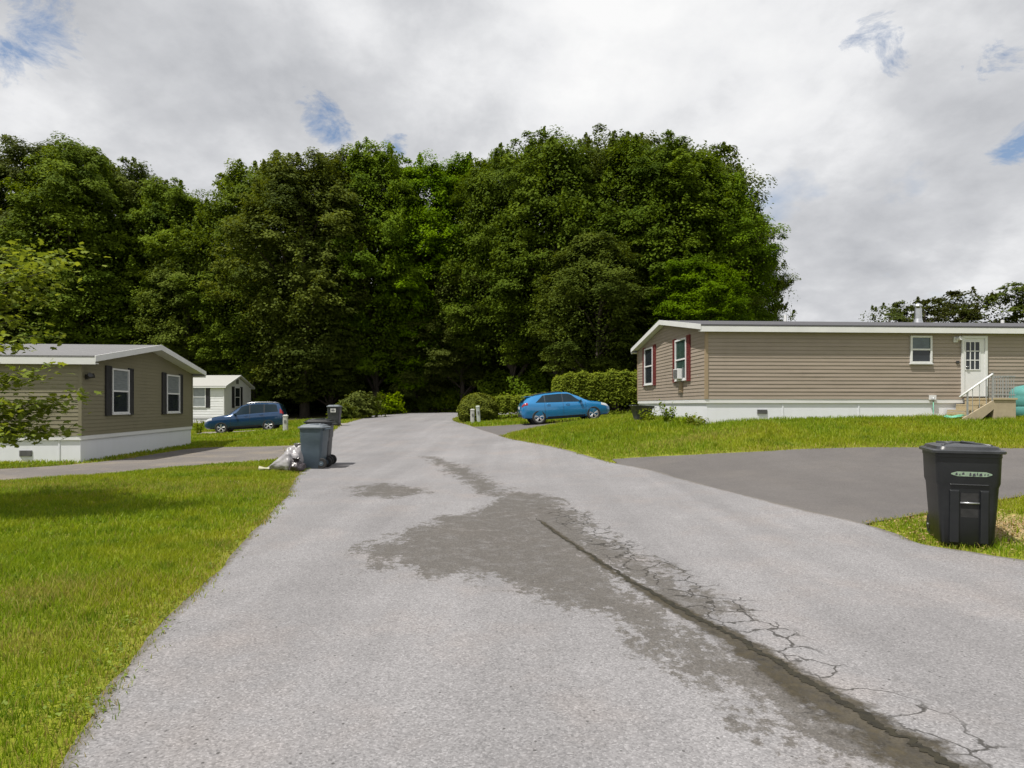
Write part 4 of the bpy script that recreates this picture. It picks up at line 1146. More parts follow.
roof_at(1002.5, 320, .06, 'trim_white', False, 'vent_pipe')
# --- far, white
c_, s_ = math.cos(WH_ROT), math.sin(WH_ROT); gdw, fdw = (-s_, c_), (c_, s_)
WH_zb = WH_A.z
def wz(py, d): return H + (HZ - py) * d / F - WH_zb
wh, _ = house('mobile_home', 'small white sided mobile home with black shutters behind the dark SUV', (WH_A.x, WH_A.y, WH_zb), WH_ROT, WH_L, WH_W, wz(416.8, 49), wz(386.5, 49), wz(377, 51.2), .28, .25,
              ('siding_white', 'trim_white', 'shingle_pale'), -WH_L, 1, fas=.1, lap=.2)
gp = face_m('gable+', xw=.02)
ua, ub = u_of(WH_A, gdw, 234), u_of(WH_A, gdw, 239.5)
ua, ub = max(.5, min(ua, ub)), min(3.6, max(ua, ub))
um = 2.0; window(wh, gp, um - .45, um + .45, wz(407, 51), wz(387.5, 51), 'black_shutter', .38, 'pane_dark', 'pane_dark')
vent(wh, gp, um - .15, um + .25, wz(384, 51), wz(379.5, 51))
window(wh, fp, u_of(WH_A, fdw, 193), u_of(WH_A, fdw, 206), wz(407, 49), wz(387, 49), 'black_shutter', .32, 'pane_light', 'pane_light')

# ------------------------------------------------------------------ entrance steps of the tan home
st0 = P(1005, 421, 18.9)
sr = empty('entrance_steps', (0, 0, 0)); sx0, sx1 = P(994, 0, 18.6).x, P(1016, 0, 18.6).x
yn = 18.6; yf = 19.4 + (sx0 - RH_B.x) * math.tan(RH_ROT) - .06
ztop = H + (HZ - 398) * 18.6 / F; gz = hz(sx0, yn) - .05
sr.location = (sx0, yn, gz); tag(sr, 'beige stoop with wooden treads and railing below the white door', 'steps')
Lw = sx1 - sx0; Dp = yf - yn; tp = ztop - gz
a = MB(); a.box(0, Lw, 0, Dp, -.3, tp - .06); a.build('landing', M['concrete'], sr, bevel=.008)
a = MB(); a.box(-.02, Lw + .03, -.03, Dp, tp - .058, tp); a.build('landing_slab', M['wood_step'], sr, bevel=.008)
ns = 3
for i in range(ns):
    zt = tp * (ns - i) / (ns + 1); xa = -.28 * (i + 1)
    a = MB(); a.box(xa, xa + .30, .06, Dp - .02, zt - .05, zt); a.box(xa + .27, xa + .295, .06, Dp - .02, zt + .002, zt + tp / (ns + 1) - .06); a.build('tread', M['wood_step'], sr, bevel=.005)
a = MB()
for yy in (0.0, ):
    pr = [(0, tp - .06), (0, tp - .32), (-.84, -.3), (-1.05, -.3), (-1.05, tp / 4 - .16)]
    a.rings([[Vector((x, y, z)) for x, z in pr] for y in (.0, .05)], True)
a.build('stringer', M['concrete'], sr, fix=True)
a = MB(); a.tube([(-.98, .03, tp * .25 + .55), (-.02, .03, tp + .70)], .028, 8); a.build('handrail', M['trim_white'], sr, True)
rl = MB()
for px_, z0_, z1_ in ((-.75, tp * .35 - .1, tp * .25 + .72), (-.02, tp - .1, tp + .75)): rl.box(px_ - .018, px_ + .018, .012, .048, z0_, z1_)
for i in range(3): xx = -.6 + i * .2; rl.tube([(xx, .03, tp + xx * .85 - .1), (xx, .03, tp + .72 + xx * .75)], .009, 6)
rl.box(.0, Lw, .015, .045, tp + .62, tp + .65); rl.box(.0, Lw, .015, .045, tp + .08, tp + .105)
for i in range(8):
    xx = .06 + i * (Lw - .1) / 7; rl.tube([(xx, .03, tp), (xx, .03, tp + .63)], .009, 6)
for i in range(7):
    yy = .15 + i * (Dp - .2) / 6; rl.tube([(Lw - .02, yy, tp), (Lw - .02, yy, tp + .63)], .009, 6)
rl.box(Lw - .035, Lw - .005, .05, Dp - .05, tp + .62, tp + .65)
rl.build('railing', M['dull_metal'], sr, fix=True)

# teal covered item at the picture edge
tx = P(1017.5, 0, 19.2).x; tg = hz(tx + .6, 19.2)
tr = empty('teal_tank', (tx + .62, 19.35, tg)); tag(tr, 'teal ribbed plastic tank standing past the steps at the right picture edge', 'tank')
a = MB(); a.lathe([(.02, 0), (.56, .0), (.62, .06), (.62, .3), (.60, .34), (.62, .38), (.62, .62), (.60, .66), (.61, .70), (.57, .84), (.44, .95), (.2, 1.0), (.02, 1.0)], n=32, cap=True); a.build('shell', M['teal'], tr, True, fix=True, auto=50)
a = MB(); a.lathe([(.02, 1.0), (.16, 1.0), (.16, 1.07), (.02, 1.08)], n=20, cap=True); a.build('cap', M['black_metal'], tr, fix=True)

# garden hose
hr = empty('garden_hose', (*G(955, 417.5), 0)); hx, hy = P(956, 0, 19.0).x, 19.0; hr.location = (hx, hy, hz(hx, hy))
tag(hr, 'mint green garden hose coiled in the grass at the foot of the steps', 'hose')
a = MB(); pts = []
for i in range(90):
    t_ = i / 89; an = t_ * 2 * math.pi * 4.2; rr = .22 + .03 * math.sin(an * .23); pts.append((rr * 1.3 * math.cos(an), rr * math.sin(an), .05 + .06 * t_ + .02 * math.sin(an * 3)))
a.tube(pts, .014, 6)
ux = P(931.5, 0, 19.7).x - hx; a.tube([pts[-1], (.1, .2, .1), (ux * .5, .5, .08), (ux, .62, .1), (ux + .03, .66, .55)], .013, 6)
a.build('coil', M['hose'], hr, True)
a = MB(); a.tube([(ux + .03, .66, .53), (ux + .03, .66, .66)], .03, 8); a.build('nozzle', M['dull_metal'], hr, True)

# black flared tub near the gable
p = P(641, 413, 24.0); tr = empty('flared_tub', (p.x - .02, p.y - .1, hz(p.x, p.y) + .02), (R(0), R(3), R(12))); tag(tr, 'black flared tub standing beside the gable skirting of the tan home', 'tub')
a = MB()
def rect(hx, hy, z, r_=.08, n=4):
    pts = []
    for (sx, sy, a0) in ((1, 1, 0), (-1, 1, 90), (-1, -1, 180), (1, -1, 270)):
        for i in range(n + 1):
            an = R(a0 + 90 * i / n); pts.append(Vector((sx * (hx - r_) + r_ * math.cos(an), sy * (hy - r_) + r_ * math.sin(an), z)))
    return pts
a.rings([rect(.22, .2, 0), rect(.24, .22, .1), rect(.36, .3, .52), rect(.40, .33, .55), rect(.40, .33, .58), rect(.36, .30, .58), rect(.23, .21, .05)], True); a.build('basin', M['bin_dark'], tr, True, auto=45, fix=True)
a = MB(); a.tube([(.38, -.2, .5), (.5, -.18, .53), (.5, .18, .53), (.38, .2, .5)], .018, 6); a.build('handle', M['dull_metal'], tr, True)


# tall weeds at the gable
def weed(name, label, px, py, d, h_, n, mat, seed, group):
    p = P(px, py, d); r = np.random.default_rng(seed); root = empty(name, (p.x, p.y, hz(p.x, p.y))); tag(root, label, 'weed', group)
    C, N = [], []
    for i in range(n):
        mb = MB(); a = r.uniform(0, 6.28); q = Vector((math.cos(a), math.sin(a), 0)) * r.uniform(.05, .28); tp_ = q * 1.7 + Vector((0, 0, h_ * r.uniform(.6, 1)))
        mb.tube([q * .4, q + Vector((0, 0, h_ * .4)), tp_], [.009, .006, .003], 4, False); mb.build('stem', M['leaf_hedge'], root)
        for j in range(12):
            f = r.uniform(.15, 1); C.append(np.array((q * .4).lerp(tp_, f)) + r.normal(0, .04, 3)); N.append(np.array([0, 0, .8]) + r.normal(0, .5, 3))
    Vv, Fq, k = leaf_quads(np.array(C), np.array(N), r.uniform(.05, .11, len(C)), r)
    np_mesh('foliage', Vv, Fq, M[mat], dict(rnd=np.repeat(r.random(len(C)), k)), parent=root)
WG = 'weeds growing along the skirting'
weed('tall_weed', 'bushy light green weed in front of the black tub', 647, 419, 22.6, .55, 14, 'leaf_hedge', 61, WG)
weed('tall_weed', 'tallest pale weed against the white gable skirting of the tan home', 667, 421, 20.9, .80, 16, 'leaf_pale', 62, WG)
weed('tall_weed', 'small dark weed at the middle of the gable skirting', 686, 424, 19.9, .35, 9, 'leaf_hedge', 63, WG)
weed('tall_weed', 'low weed at the front corner of the tan home skirting', 697, 425, 19.4, .3, 7, 'leaf_hedge', 64, WG)
weed('tall_weed', 'yellow green weed standing behind the pair of grey bins', 296, 428, 17.6, .62, 7, 'leaf_yellow', 65, None)
weed('tall_weed', 'leafy clump in front of the white home beside the SUV bonnet', 199, 424, 38.5, .9, 22, 'leaf_hedge', 66, None)

# ------------------------------------------------------------------ utility pedestals
def pedestal(px, py, d, h_, w_, label, mat, tilt=0, group=None):
    p = P(px, py, d); root = empty('utility_pedestal', (p.x, p.y, hz(p.x, p.y) - .05), (0, R(tilt), .1)); tag(root, label, 'utility pedestal', group)
    a = MB(); a.rings([rect(w_, w_ * .8, z, w_ * .4, 3) for z in (-.1, h_ * .9)], True); a.build('body', M[mat], root, True, auto=40)
    a = MB(); a.rings([rect(w_ * 1.1, w_ * .9, h_ * .9 + .002, w_ * .4, 3), rect(w_ * 1.1, w_ * .9, h_ * .96, w_ * .4, 3), rect(w_ * .7, w_ * .5, h_, w_ * .3, 3)], True); a.build('lid', M[mat], root, True, auto=40)
    a = MB(); a.box(-w_ * .4, w_ * .4, -w_ * .8 - .02, -w_ * .8 - .002, h_ * .55, h_ * .7); a.build('badge', M['vent_grey'], root, fix=True)
PG = 'two utility pedestals at the round bush'
pedestal(472.5, 423.5, 35.0, .85, .11, 'shorter pale grey utility pedestal before the round bush, left of the pair', 'pedestal_pale', 0, PG)
pedestal(479, 423, 34.9, 1.02, .10, 'taller greenish grey utility pedestal before the round bush, right of the pair', 'pedestal', -4, PG)
pedestal(285.5, 430, 33.2, .92, .12, 'pale grey utility pedestal standing at the rear bumper of the dark SUV', 'pedestal_pale')


# ------------------------------------------------------------------ wheeled bins
def bin_(label, x, y, rot, mats, W=.66, D=.76, Hh=1.08, front=None, sticker=None, tilt=0.0, group='wheeled bins put out along the road'):
    """front faces local -y; wheels and handle at +y"""
    root = empty('wheeled_bin', (x, y, hz(x, y) + .016), (0, tilt, rot)); tag(root, label, 'wheeled bin', group)
    bm_, lm_ = M[mats[0]], M[mats[1]]
    b = MB(); secs = []
    zb = [0.0, .02, .40, .62, .66, .93, .935, .975, .975]
    ws = [.76, .80, .875, .915, .955, .985, 1.0, 1.0, .93]
    for z, w_ in zip(zb, ws):
        hw, hd = W / 2 * w_, D / 2 * (w_ * .96 + .02)
        ring = rect(hw, hd, z * Hh, .065, 4)
        secs.append([Vector((v.x, v.y + (D / 2 * (1 - w_)) * -.25, v.z)) for v in ring])
    b.rings(secs, True)
    body = b.build('body', bm_, root, True, fix=True, auto=32)
    yf = lambda z: None
    # raised front panel with the lifting pocket and bar
    def fy(z):
        w_ = np.interp(z / Hh, zb[:-1], ws[:-1]); hd = D / 2 * (w_ * .96 + .02); return -hd - D / 2 * (1 - w_) * .25
    if front == 'panel':
        for (xa, xb, z0, z1, dp) in ((-W * .30, -W * .13, .03, .60, .03), (W * .15, W * .30, .03, .60, .03), (-W * .30, W * .30, .64, .665, .012)):
            q = MB(); ya0, ya1 = fy(z0 * Hh), fy(z1 * Hh)
            q.add([(xa, ya0 + .02, z0 * Hh), (xb, ya0 + .02, z0 * Hh), (xb, ya1 + .02, z1 * Hh), (xa, ya1 + .02, z1 * Hh), (xa + .012, ya0 - dp, z0 * Hh), (xb - .012, ya0 - dp, z0 * Hh), (xb - .012, ya1 - dp * .8, z1 * Hh - .02), (xa + .012, ya1 - dp * .8, z1 * Hh - .02)],
                  [(0, 3, 2, 1), (4, 5, 6, 7), (0, 1, 5, 4), (1, 2, 6, 5), (2, 3, 7, 6), (3, 0, 4, 7)])
            q.build('front_rib', bm_, root, bevel=.006)
        zc = .455 * Hh; q = MB(); q.add([(-W * .12, fy(.30 * Hh) - .002, .30 * Hh), (W * .14, fy(.30 * Hh) - .002, .30 * Hh), (W * .14, fy(.56 * Hh) - .004, .56 * Hh), (-W * .12, fy(.56 * Hh) - .004, .56 * Hh)], [(0, 1, 2, 3)])
        q.build('lift_pocket', M['rubber'], root)
        q = MB(); q.tube([(-W * .135, fy(zc) - .018, zc), (W * .15, fy(zc) - .018, zc)], .011, 8); q.build('lift_bar', M['metal'], root, True)
    else:
        q = MB(); q.tube([(-W * .16, fy(.8 * Hh) - .012, .8 * Hh), (W * .16, fy(.8 * Hh) - .012, .8 * Hh)], .012, 8); q.build('lift_bar', bm_, root, True)
    if sticker == 'strip':
        z0, z1 = .735 * Hh, .785 * Hh; q = MB(); n = 14; up, dn = [], []
        for i in range(n + 1):
            t_ = i / n; xx = -W * .27 + t_ * W * .60; hh = (z1 - z0) / 2 * min(1, 5 * t_ + .25, 5 * (1 - t_) + .25); zc = (z0 + z1) / 2
            up.append((xx, fy(zc) - .004, zc + hh)); dn.append((xx, fy(zc) - .004, zc - hh))
        q.add(up + dn, [(i, i + 1, n + 2 + i, n + 1 + i) for i in range(n)]); stk = q.build('sticker', M['sticker_green'], root)
        q = MB(); rr = random.Random(4)
        for (f0, f1, g0, g1) in ((.10, .16, .25, .8), (.19, .23, .2, .6), (.26, .33, .35, .85), (.44, .50, .15, .85), (.52, .60, .1, .7), (.62, .66, .3, .9), (.68, .76, .15, .75), (.80, .84, .3, .7), (.87, .92, .35, .65)):
            xa = -W * .27 + f0 * W * .6; xb = -W * .27 + f1 * W * .6; zc = (z0 + z1) / 2
            q.add([(xa, fy(zc) - .0065, z0 + g0 * (z1 - z0)), (xb, fy(zc) - .0065, z0 + (g0 + .05) * (z1 - z0)), (xb - .004, fy(zc) - .0065, z0 + g1 * (z1 - z0)), (xa + .006, fy(zc) - .0065, z0 + (g1 - .1) * (z1 - z0))], [(0, 1, 2, 3)])
        q.build('lettering', M['mark_dark'], stk)
    if sticker == 'square':
        q = MB(); zc = .80 * Hh; q.box(-.14, .14, fy(.70 * Hh) - .022, fy(.70 * Hh) - .019, .70 * Hh, .90 * Hh); stk = q.build('sticker', M['sticker_white'], root, fix=True)
        q = MB()
        for i in range(4): q.box(-.10, .09 - .03 * (i % 2), fy(.70 * Hh) - .0245, fy(.70 * Hh) - .0225, (.73 + i * .04) * Hh, (.745 + i * .04) * Hh)
        q.build('lettering', M['mark_dark'], stk, fix=True)
    # lid with a lipped edge and pressed ridges
    l_ = MB(); dy = .0
    l_.rings([rect(W / 2 + .020, D / 2 + .025, .975 * Hh, .07, 4), rect(W / 2 + .030, D / 2 + .035, .98 * Hh, .08, 4), rect(W / 2 + .030, D / 2 + .035, 1.003 * Hh, .08, 4), rect(W / 2 + .01, D / 2 + .012, 1.015 * Hh, .08, 4),
              rect(W / 2 - .01, D / 2 - .01, 1.015 * Hh, .08, 4), rect(W / 2 - .025, D / 2 - .025, 1.045 * Hh, .08, 4), rect(W / 2 - .09, D / 2 - .09, 1.06 * Hh, .08, 4)], True)
    lid = l_.build('lid', lm_, root, True, fix=True, auto=28)
    q = MB()
    for s__ in (-1, 1):
        q.tube([(s__ * W * .36, -D * .36, 1.053 * Hh), (s__ * W * .08, D * .22, 1.066 * Hh)], [.018, .024], 8)
    q.tube([(-W * .3, D * .3, 1.06 * Hh), (W * .3, D * .3, 1.06 * Hh)], .02, 8)
    q.build('lid_rib', lm_, lid, True)
    hd = MB(); yb = D / 2
    hd.tube([(-W * .40, yb - .02, .93 * Hh), (-W * .40, yb + .07, .955 * Hh), (W * .40, yb + .07, .955 * Hh), (W * .40, yb - .02, .93 * Hh)], .017, 8); hd.build('handle', bm_, root, True)
    for s__ in (-1, 1):
        xw = s__ * (W * .35); wl = MB(); wl.lathe([(.02, -.03), (.125, -.03), (.14, -.015), (.14, .015), (.125, .03), (.02, .03)], 'x', 20, (xw, D / 2 * .80, .13), True)
        wq = wl.build('wheel', M['rubber'], root, True, fix=True, auto=40)
        hb = MB(); hb.lathe([(.01, -.036), (.06, -.036), (.06, .036), (.01, .036)], 'x', 12, (xw, D / 2 * .80, .13), True); hb.build('hub', bm_, wq, True, fix=True, auto=40)
    ax = MB(); ax.tube([(-W * .42, D / 2 * .80, .13), (W * .42, D / 2 * .80, .13)], .012, 8); ax.build('axle', M['dull_metal'], root, True)
    return root


x, y = G(957, 545); bin_('large black wheeled bin with green strip sticker at the right road edge', x + .13, y + .13, R(-21), ('bin_black', 'bin_lid_black'), .66, .74, 1.09, 'panel', 'strip')
p = P(312, 467, 16.2)
bin_('blue grey wheeled bin with paler lid, nearest of the roadside pair', p.x - .02, p.y + .28, R(-92), ('bin_grey', 'bin_lid_grey'), .58, .62, 1.05, 'panel', None)
bin_('darker wheeled bin half hidden behind the blue grey bin', p.x - .10, p.y + 1.0, R(-86), ('bin_dark', 'bin_black'), .60, .66, 1.16, None, None)
p = P(333, 426.5, 35); bin_('dark grey wheeled bin with white square label far along the road', p.x, p.y + .3, R(4), ('bin_dark', 'bin_lid_grey'), .68, .72, 1.08, None, 'square')


# ------------------------------------------------------------------ rubbish bags
def bag(name, label, cx, cy, dims, rot, mat, seed, tail=None, tailmat=None):
    root = empty(name, (cx, cy, hz(cx, cy)), (0, 0, rot)); tag(root, label, 'rubbish bag', 'rubbish bags beside the grey bins')
    r = np.random.default_rng(seed); b = bmesh.new(); bmesh.ops.create_icosphere(b, subdivisions=5, radius=1)
    ph = r.uniform(0, 6.28, 12)
    for v in b.verts:
        q = v.co.copy(); a = math.atan2(q.y, q.x)
        f = 1 + .10 * math.sin(3 * a + ph[0] + 2 * q.z) + .07 * math.sin(5 * q.x * 2 + ph[1]) + .06 * math.sin(9 * q.y + 4 * q.z + ph[2]) + .035 * abs(math.sin(14 * q.x + 9 * q.z + ph[3])) + .03 * abs(math.sin(17 * q.y - 7 * q.z + ph[4]))
        q *= f; x_, y_, z_ = q.x * dims[0], q.y * dims[1], q.z * dims[2]
        if tail:  # neck pulled out along -x
            t_ = max(0, -q.x - .1); x_ -= t_ ** 1.5 * tail; s__ = max(.10, 1 - .85 * min(1, t_ * 1.05)); y_ *= s__; z_ = z_ * s__ - t_ * dims[2] * .62
        v.co = (x_, y_, max(z_ + dims[2] * .8, .012 + .02 * abs(math.sin(9 * x_))))
    me = bpy.data.meshes.new('bag_body'); b.to_mesh(me); b.free(); me.polygons.foreach_set('use_smooth', [True] * len(me.polygons)); me.materials.append(M[mat])
    o = bpy.data.objects.new('bag_body', me); COL.objects.link(o); o.parent = root
    mb = MB()
    if tail:
        xe = -dims[0] * 1.0 - tail * .85
        mb.rings([[Vector((xe + dx_, rr_ * math.cos(k * .6283) * (1 + .2 * (k % 2)), .07 + rr_ * .55 * math.sin(k * .6283) * (1 + .2 * ((k + 1) % 2)))) for k in range(10)] for dx_, rr_ in ((.10, .05), (.03, .035), (-.02, .05), (-.14, .11))], False)
    else:
        mb.rings([[Vector((rr_ * math.cos(k * .6283) * (1 + .25 * (k % 2)), rr_ * math.sin(k * .6283) * (1 + .25 * ((k + 1) % 2)), dims[2] * 1.72 + dz_)) for k in range(10)] for dz_, rr_ in ((-.06, .09), (.0, .03), (.04, .05), (.10, .09))], False)
    mb.build('tied_neck', M[tailmat or mat], root, True)
    return root


p = P(286.5, 467, 15.7); bag('rubbish_bag', 'white plastic rubbish bag slumped on the grass left of the grey bins', p.x - .02, p.y + .25, (.31, .28, .29), R(14), 'bag_white', 3, .30, 'bag_yellow')
p = P(296, 467, 15.7); bag('rubbish_bag', 'dark rubbish bag wedged between the white bag and the grey bin', p.x + .0, p.y + .02, (.2, .17, .14), R(0), 'bag_dark', 5)
p = P(293, 462, 16.6); bag('rubbish_bag', 'second white rubbish bag behind, leaning on the grey bin', p.x + .0, p.y + .35, (.28, .26, .30), R(40), 'bag_white', 6)


# ------------------------------------------------------------------ cars
def car(name, label, tab, paint, axles, wr, loc, heading, rails, glass, spoiler=False, roofbars=None):
    tab = np.array(tab); xs = tab[:, 0]
    xd = np.linspace(xs[0], xs[-1], 900)
    cols = []
    for c in range(1, 6):
        v = np.interp(xd, xs, tab[:, c]); kk = np.hanning(45); kk /= kk.sum()
        cols.append(np.convolve(np.pad(v, 22, 'edge'), kk, 'valid'))
    def par(x): return [float(np.interp(x, xd, c)) for c in cols]
    def sect(x):
        zs, w_, zb, zr, wq = par(x)
        lo = zs; hh = zb - zs
        return [(0, lo), (.80 * w_, lo), (.95 * w_, lo + .05 * hh + .02), (.985 * w_, lo + .25 * hh), (1.0 * w_, lo + .52 * hh), (.995 * w_, lo + .74 * hh), (.985 * w_, lo + .80 * hh), (.965 * w_, zb - .05), (.935 * w_, zb),
                (wq + (.93 * w_ - wq) * .5, zb + (zr - .06 - zb) * .52), (wq, zr - .06 if zr - zb > .12 else zb + (zr - zb) * .5), (wq - .07, zr - .018 if zr - zb > .12 else zb + (zr - zb) * .72), (wq * .5, zr - .004), (0, zr)]
    def pt(x, t):     # t counts section points
        s__ = sect(x); i = int(min(max(t, 0), len(s__) - 1.0001)); f = t - i
        return Vector((x, s__[i][0] * (1 - f) + s__[i + 1][0] * f, s__[i][1] * (1 - f) + s__[i + 1][1] * f))
    cx, cy = loc; ch, sh = math.cos(heading), math.sin(heading)
    ends = [hz(cx + ch * a, cy + sh * a) + .012 for a in axles]
    pit = math.atan2(ends[1] - ends[0], axles[1] - axles[0]); zc = ends[0] - (axles[0]) * math.tan(pit)
    root = empty(name, (cx, cy, zc)); root.rotation_euler = (Matrix.Rotation(heading, 4, 'Z') @ Matrix.Rotation(-pit, 4, 'Y')).to_euler(); tag(root, label, 'car')
    b = MB(); rings = []
    for x in np.concatenate([np.linspace(xs[0], xs[0] + .3, 9)[:-1], np.linspace(xs[0] + .3, xs[-1] - .3, 52), np.linspace(xs[-1] - .3, xs[-1], 9)[1:]]):
        s__ = sect(x); rings.append([Vector((x, y, z)) for y, z in s__] + [Vector((x, -y, z)) for y, z in s__[-2:0:-1]])
    b.rings(rings, True)
    body = b.build('body', M[paint], root, True, fix=True, auto=38)
    # cut wheel arches
    for a in axles:
        for sgn in (-1, 1):
            cm_ = MB(); cm_.lathe([(wr + .075, sgn * .56), (wr + .075, sgn * 1.2)], 'y', 32, (a, 0, wr), True); co2 = cm_.build('cutter', M['car_black'], None, fix=True)
            md = body.modifiers.new('b', 'BOOLEAN'); md.object = co2; md.operation = 'DIFFERENCE'; md.solver = 'EXACT'; md.material_mode = 'TRANSFER'
    bpy.context.view_layer.update(); dg = bpy.context.evaluated_depsgraph_get()
    me = bpy.data.meshes.new_from_object(body.evaluated_get(dg)); body.modifiers.clear(); body.data = me
    for o in [o for o in COL.objects if o.name.startswith('cutter')]: bpy.data.objects.remove(o)
    # panels lying on the body surface
    def panel(nm, x0, x1, t0, t1, m_, off=.006, nx=16, ntt=4, both=True, parent=None, xf=None):
        for sgn in ((-1, 1) if both else (1,)):
            q = MB(); vs = []
            for i in range(nx + 1):
                for j in range(ntt + 1):
                    tt = t0 + (t1 - t0) * j / ntt; a0, a1 = (x0, x1) if xf is None else xf(j / ntt)
                    x_ = a0 + (a1 - a0) * i / nx
                    p0 = pt(x_, tt); du = pt(x_ + .01, tt) - pt(x_ - .01, tt); dv = pt(x_, min(tt + .05, 12.99)) - pt(x_, max(tt - .05, 0)); n_ = du.cross(dv)
                    n_ = n_.normalized() if n_.length > 1e-9 else Vector((0, 0, 1))
                    if n_.dot(Vector((0, p0.y, p0.z - .6))) < 0: n_ = -n_
                    p1 = p0 + n_ * off; vs.append(Vector((p1.x, p1.y * sgn, p1.z)))
            q.add(vs, [(i * (ntt + 1) + j, (i + 1) * (ntt + 1) + j, (i + 1) * (ntt + 1) + j + 1, i * (ntt + 1) + j + 1) for i in range(nx) for j in range(ntt)])
            q.build(nm, M[m_], parent or root, True)
    def top_panel(nm, x0, x1, m_, t0=11.1, off=.006, lat=8):
        q = MB(); vs = []; nx = 12
        for i in range(nx + 1):
            x_ = x0 + (x1 - x0) * i / nx
            for j in range(-lat, lat + 1):
                tt = 13 - abs(j) / lat * (13 - t0); p0 = pt(x_, min(tt, 12.999)); du = pt(x_ + .01, 12.999) - pt(x_ - .01, 12.999); n_ = Vector((-du.z, 0, du.x)).normalized()
                n_ = (n_ + Vector((0, .25 * (p0.y > .4) * 1, 0))).normalized(); p1 = p0 + n_ * off; vs.append((p1.x, p1.y * (1 if j >= 0 else -1), p1.z))
        k = 2 * lat + 1; q.add(vs, [(i * k + j, (i + 1) * k + j, (i + 1) * k + j + 1, i * k + j + 1) for i in range(nx) for j in range(k - 1)])
        q.build(nm, M[m_], root, True, fix=True)
    g = glass
    for (a0, a1, skew0, skew1) in g['side']:
        panel('side_window', a0, a1, 8.14, 9.86, 'car_glass', .007, xf=lambda f, a0=a0, a1=a1, s0=skew0, s1=skew1: (a0 + s0 * f, a1 + s1 * f))
    for a0, a1 in zip([w[1] for w in g['side'][:-1]], [w[0] for w in g['side'][1:]]):
        panel('window_pillar', a0 + .004, a1 - .004, 8.14, 9.86, 'car_black', .006, 2)
    top_panel('windscreen', *g['front'], 'car_glass', 10.4)
    top_panel('rear_window', *g['rear'], 'car_glass', 10.4)
    panel('sill_trim', axles[0] + wr + .07, axles[1] - wr - .07, 1.6, 2.5, 'car_black', .004)
    # door shut lines
    for a in g['lines']:
        panel('door_line', a, a + .012, 2.8, 8.0, 'car_black', .003, 1, 8)
    for a in g['handles']:
        for sgn in (-1, 1):
            p0 = pt(a, 6.8); q = MB(); q.tube([(a - .09, sgn * (p0.y + .005), p0.z + .01), (a - .07, sgn * (p0.y + .03), p0.z + .012), (a + .07, sgn * (p0.y + .03), p0.z + .012), (a + .09, sgn * (p0.y + .005), p0.z + .01)], .013, 6); q.build('door_handle', M[paint], root, True)
    # mirrors
    for sgn in (-1, 1):
        p0 = pt(g['mirror'], 8.2); q = MB(); q.rings([[Vector((g['mirror'] + .02 + dx_ + .0 * yy, sgn * (p0.y + yy), p0.z + zz_)) for yy, zz_ in ((.0, .04), (.05, .0), (.17, .02), (.19, .09), (.15, .13), (.05, .12))] for dx_ in (-.05, .06)], True); q.build('mirror', M[paint], root, bevel=.015)
    # lights
    lx = g['lamp_f']; panel('headlight', lx[0], lx[1], 6.2, 8.1, 'lamp_clear', .008, 8, 3)
    tx_ = g['lamp_r']; panel('taillight', tx_[0], tx_[1], tx_[2], tx_[3], 'red_light', .008, 8, 3)
    # bumpers, grille, plate
    xf_, xr_ = xs[-1], xs[0]; zs, w_, zb, zr, wq = par(xf_)
    q = MB(); q.box(xf_ - .02, xf_ + .012, -.42, .42, zs + .02, zs + .12); q.box(xf_ - .02, xf_ + .01, -.36, .36, zb - .12, zb - .03); q.build('grille', M['car_black'], root, bevel=.008)
    zs, w_, zb, zr, wq = par(xr_)
    q = MB(); q.box(xr_ - .015, xr_ + .03, -.62, .62, zs - .02, zs + .12); q.build('rear_bumper', M['car_black'], root, bevel=.01)
    q = MB(); q.box(xr_ - .02, xr_ - .002, -.16, .16, zb - .1, zb + .03); q.build('number_plate', M['trim_white'], root, fix=True)
    for sgn in (-1, 1):
        q = MB(); a0, a1 = rails; pts = []
        for i in range(9):
            x_ = a0 + (a1 - a0) * i / 8; p0 = pt(x_, 11.0); pts.append((x_, sgn * p0.y, p0.z + (.045 if 0 < i < 8 else .0)))
        q.tube(pts, .018, 6); q.build('roof_rail', M[roofbars or 'dull_metal'], root, True)
    if spoiler:
        q = MB(); x_ = xs[0] + .42; z_ = par(x_)[3]; q.box(x_ - .22, x_ + .1, -.52, .52, z_ - .0, z_ + .035); q.build('spoiler', M[paint], root, bevel=.014)
    # wheels
    for a in axles:
        for sgn in (-1, 1):
            y0 = sgn * (.885 - .105); wl = MB()
            wl.lathe([(.03, .06), (.055, .075), (.06, .055)], 'y', 16, (0, 0, 0), True)
            for k in range(5):
                an = 2 * math.pi * k / 5 + .3
                for da in (-.16, .16):
                    p0 = Vector((.04 * math.cos(an), .062, .04 * math.sin(an))); p1 = Vector((wr * .63 * math.cos(an + da), .078, wr * .63 * math.sin(an + da))); wl.tube([p0, p1], [.026, .022], 5)
            wl.lathe([(wr * .60, .03), (wr * .62, .085), (wr * .68, .085), (wr * .69, .03)], 'y', 28)
            if sgn < 0: wl.v = [(v[0], -v[1], v[2]) for v in wl.v]
            wo = wl.build('wheel', M['alloy'], root, True, fix=True, auto=40); wo.location = (a, y0, wr)
            ty = MB(); ty.lathe([(wr * .67, .08), (wr * .72, .098), (wr * .9, .105), (wr * .985, .085), (wr, .03), (wr, -.06), (wr * .95, -.1), (wr * .6, -.1)], 'y', 32)
            ty.lathe([(.005, .0), (wr * .68, .0)], 'y', 24)
            if sgn < 0: ty.v = [(v[0], -v[1], v[2]) for v in ty.v]
            ty.build('tyre', M['rubber'], wo, True, fix=True, auto=50)
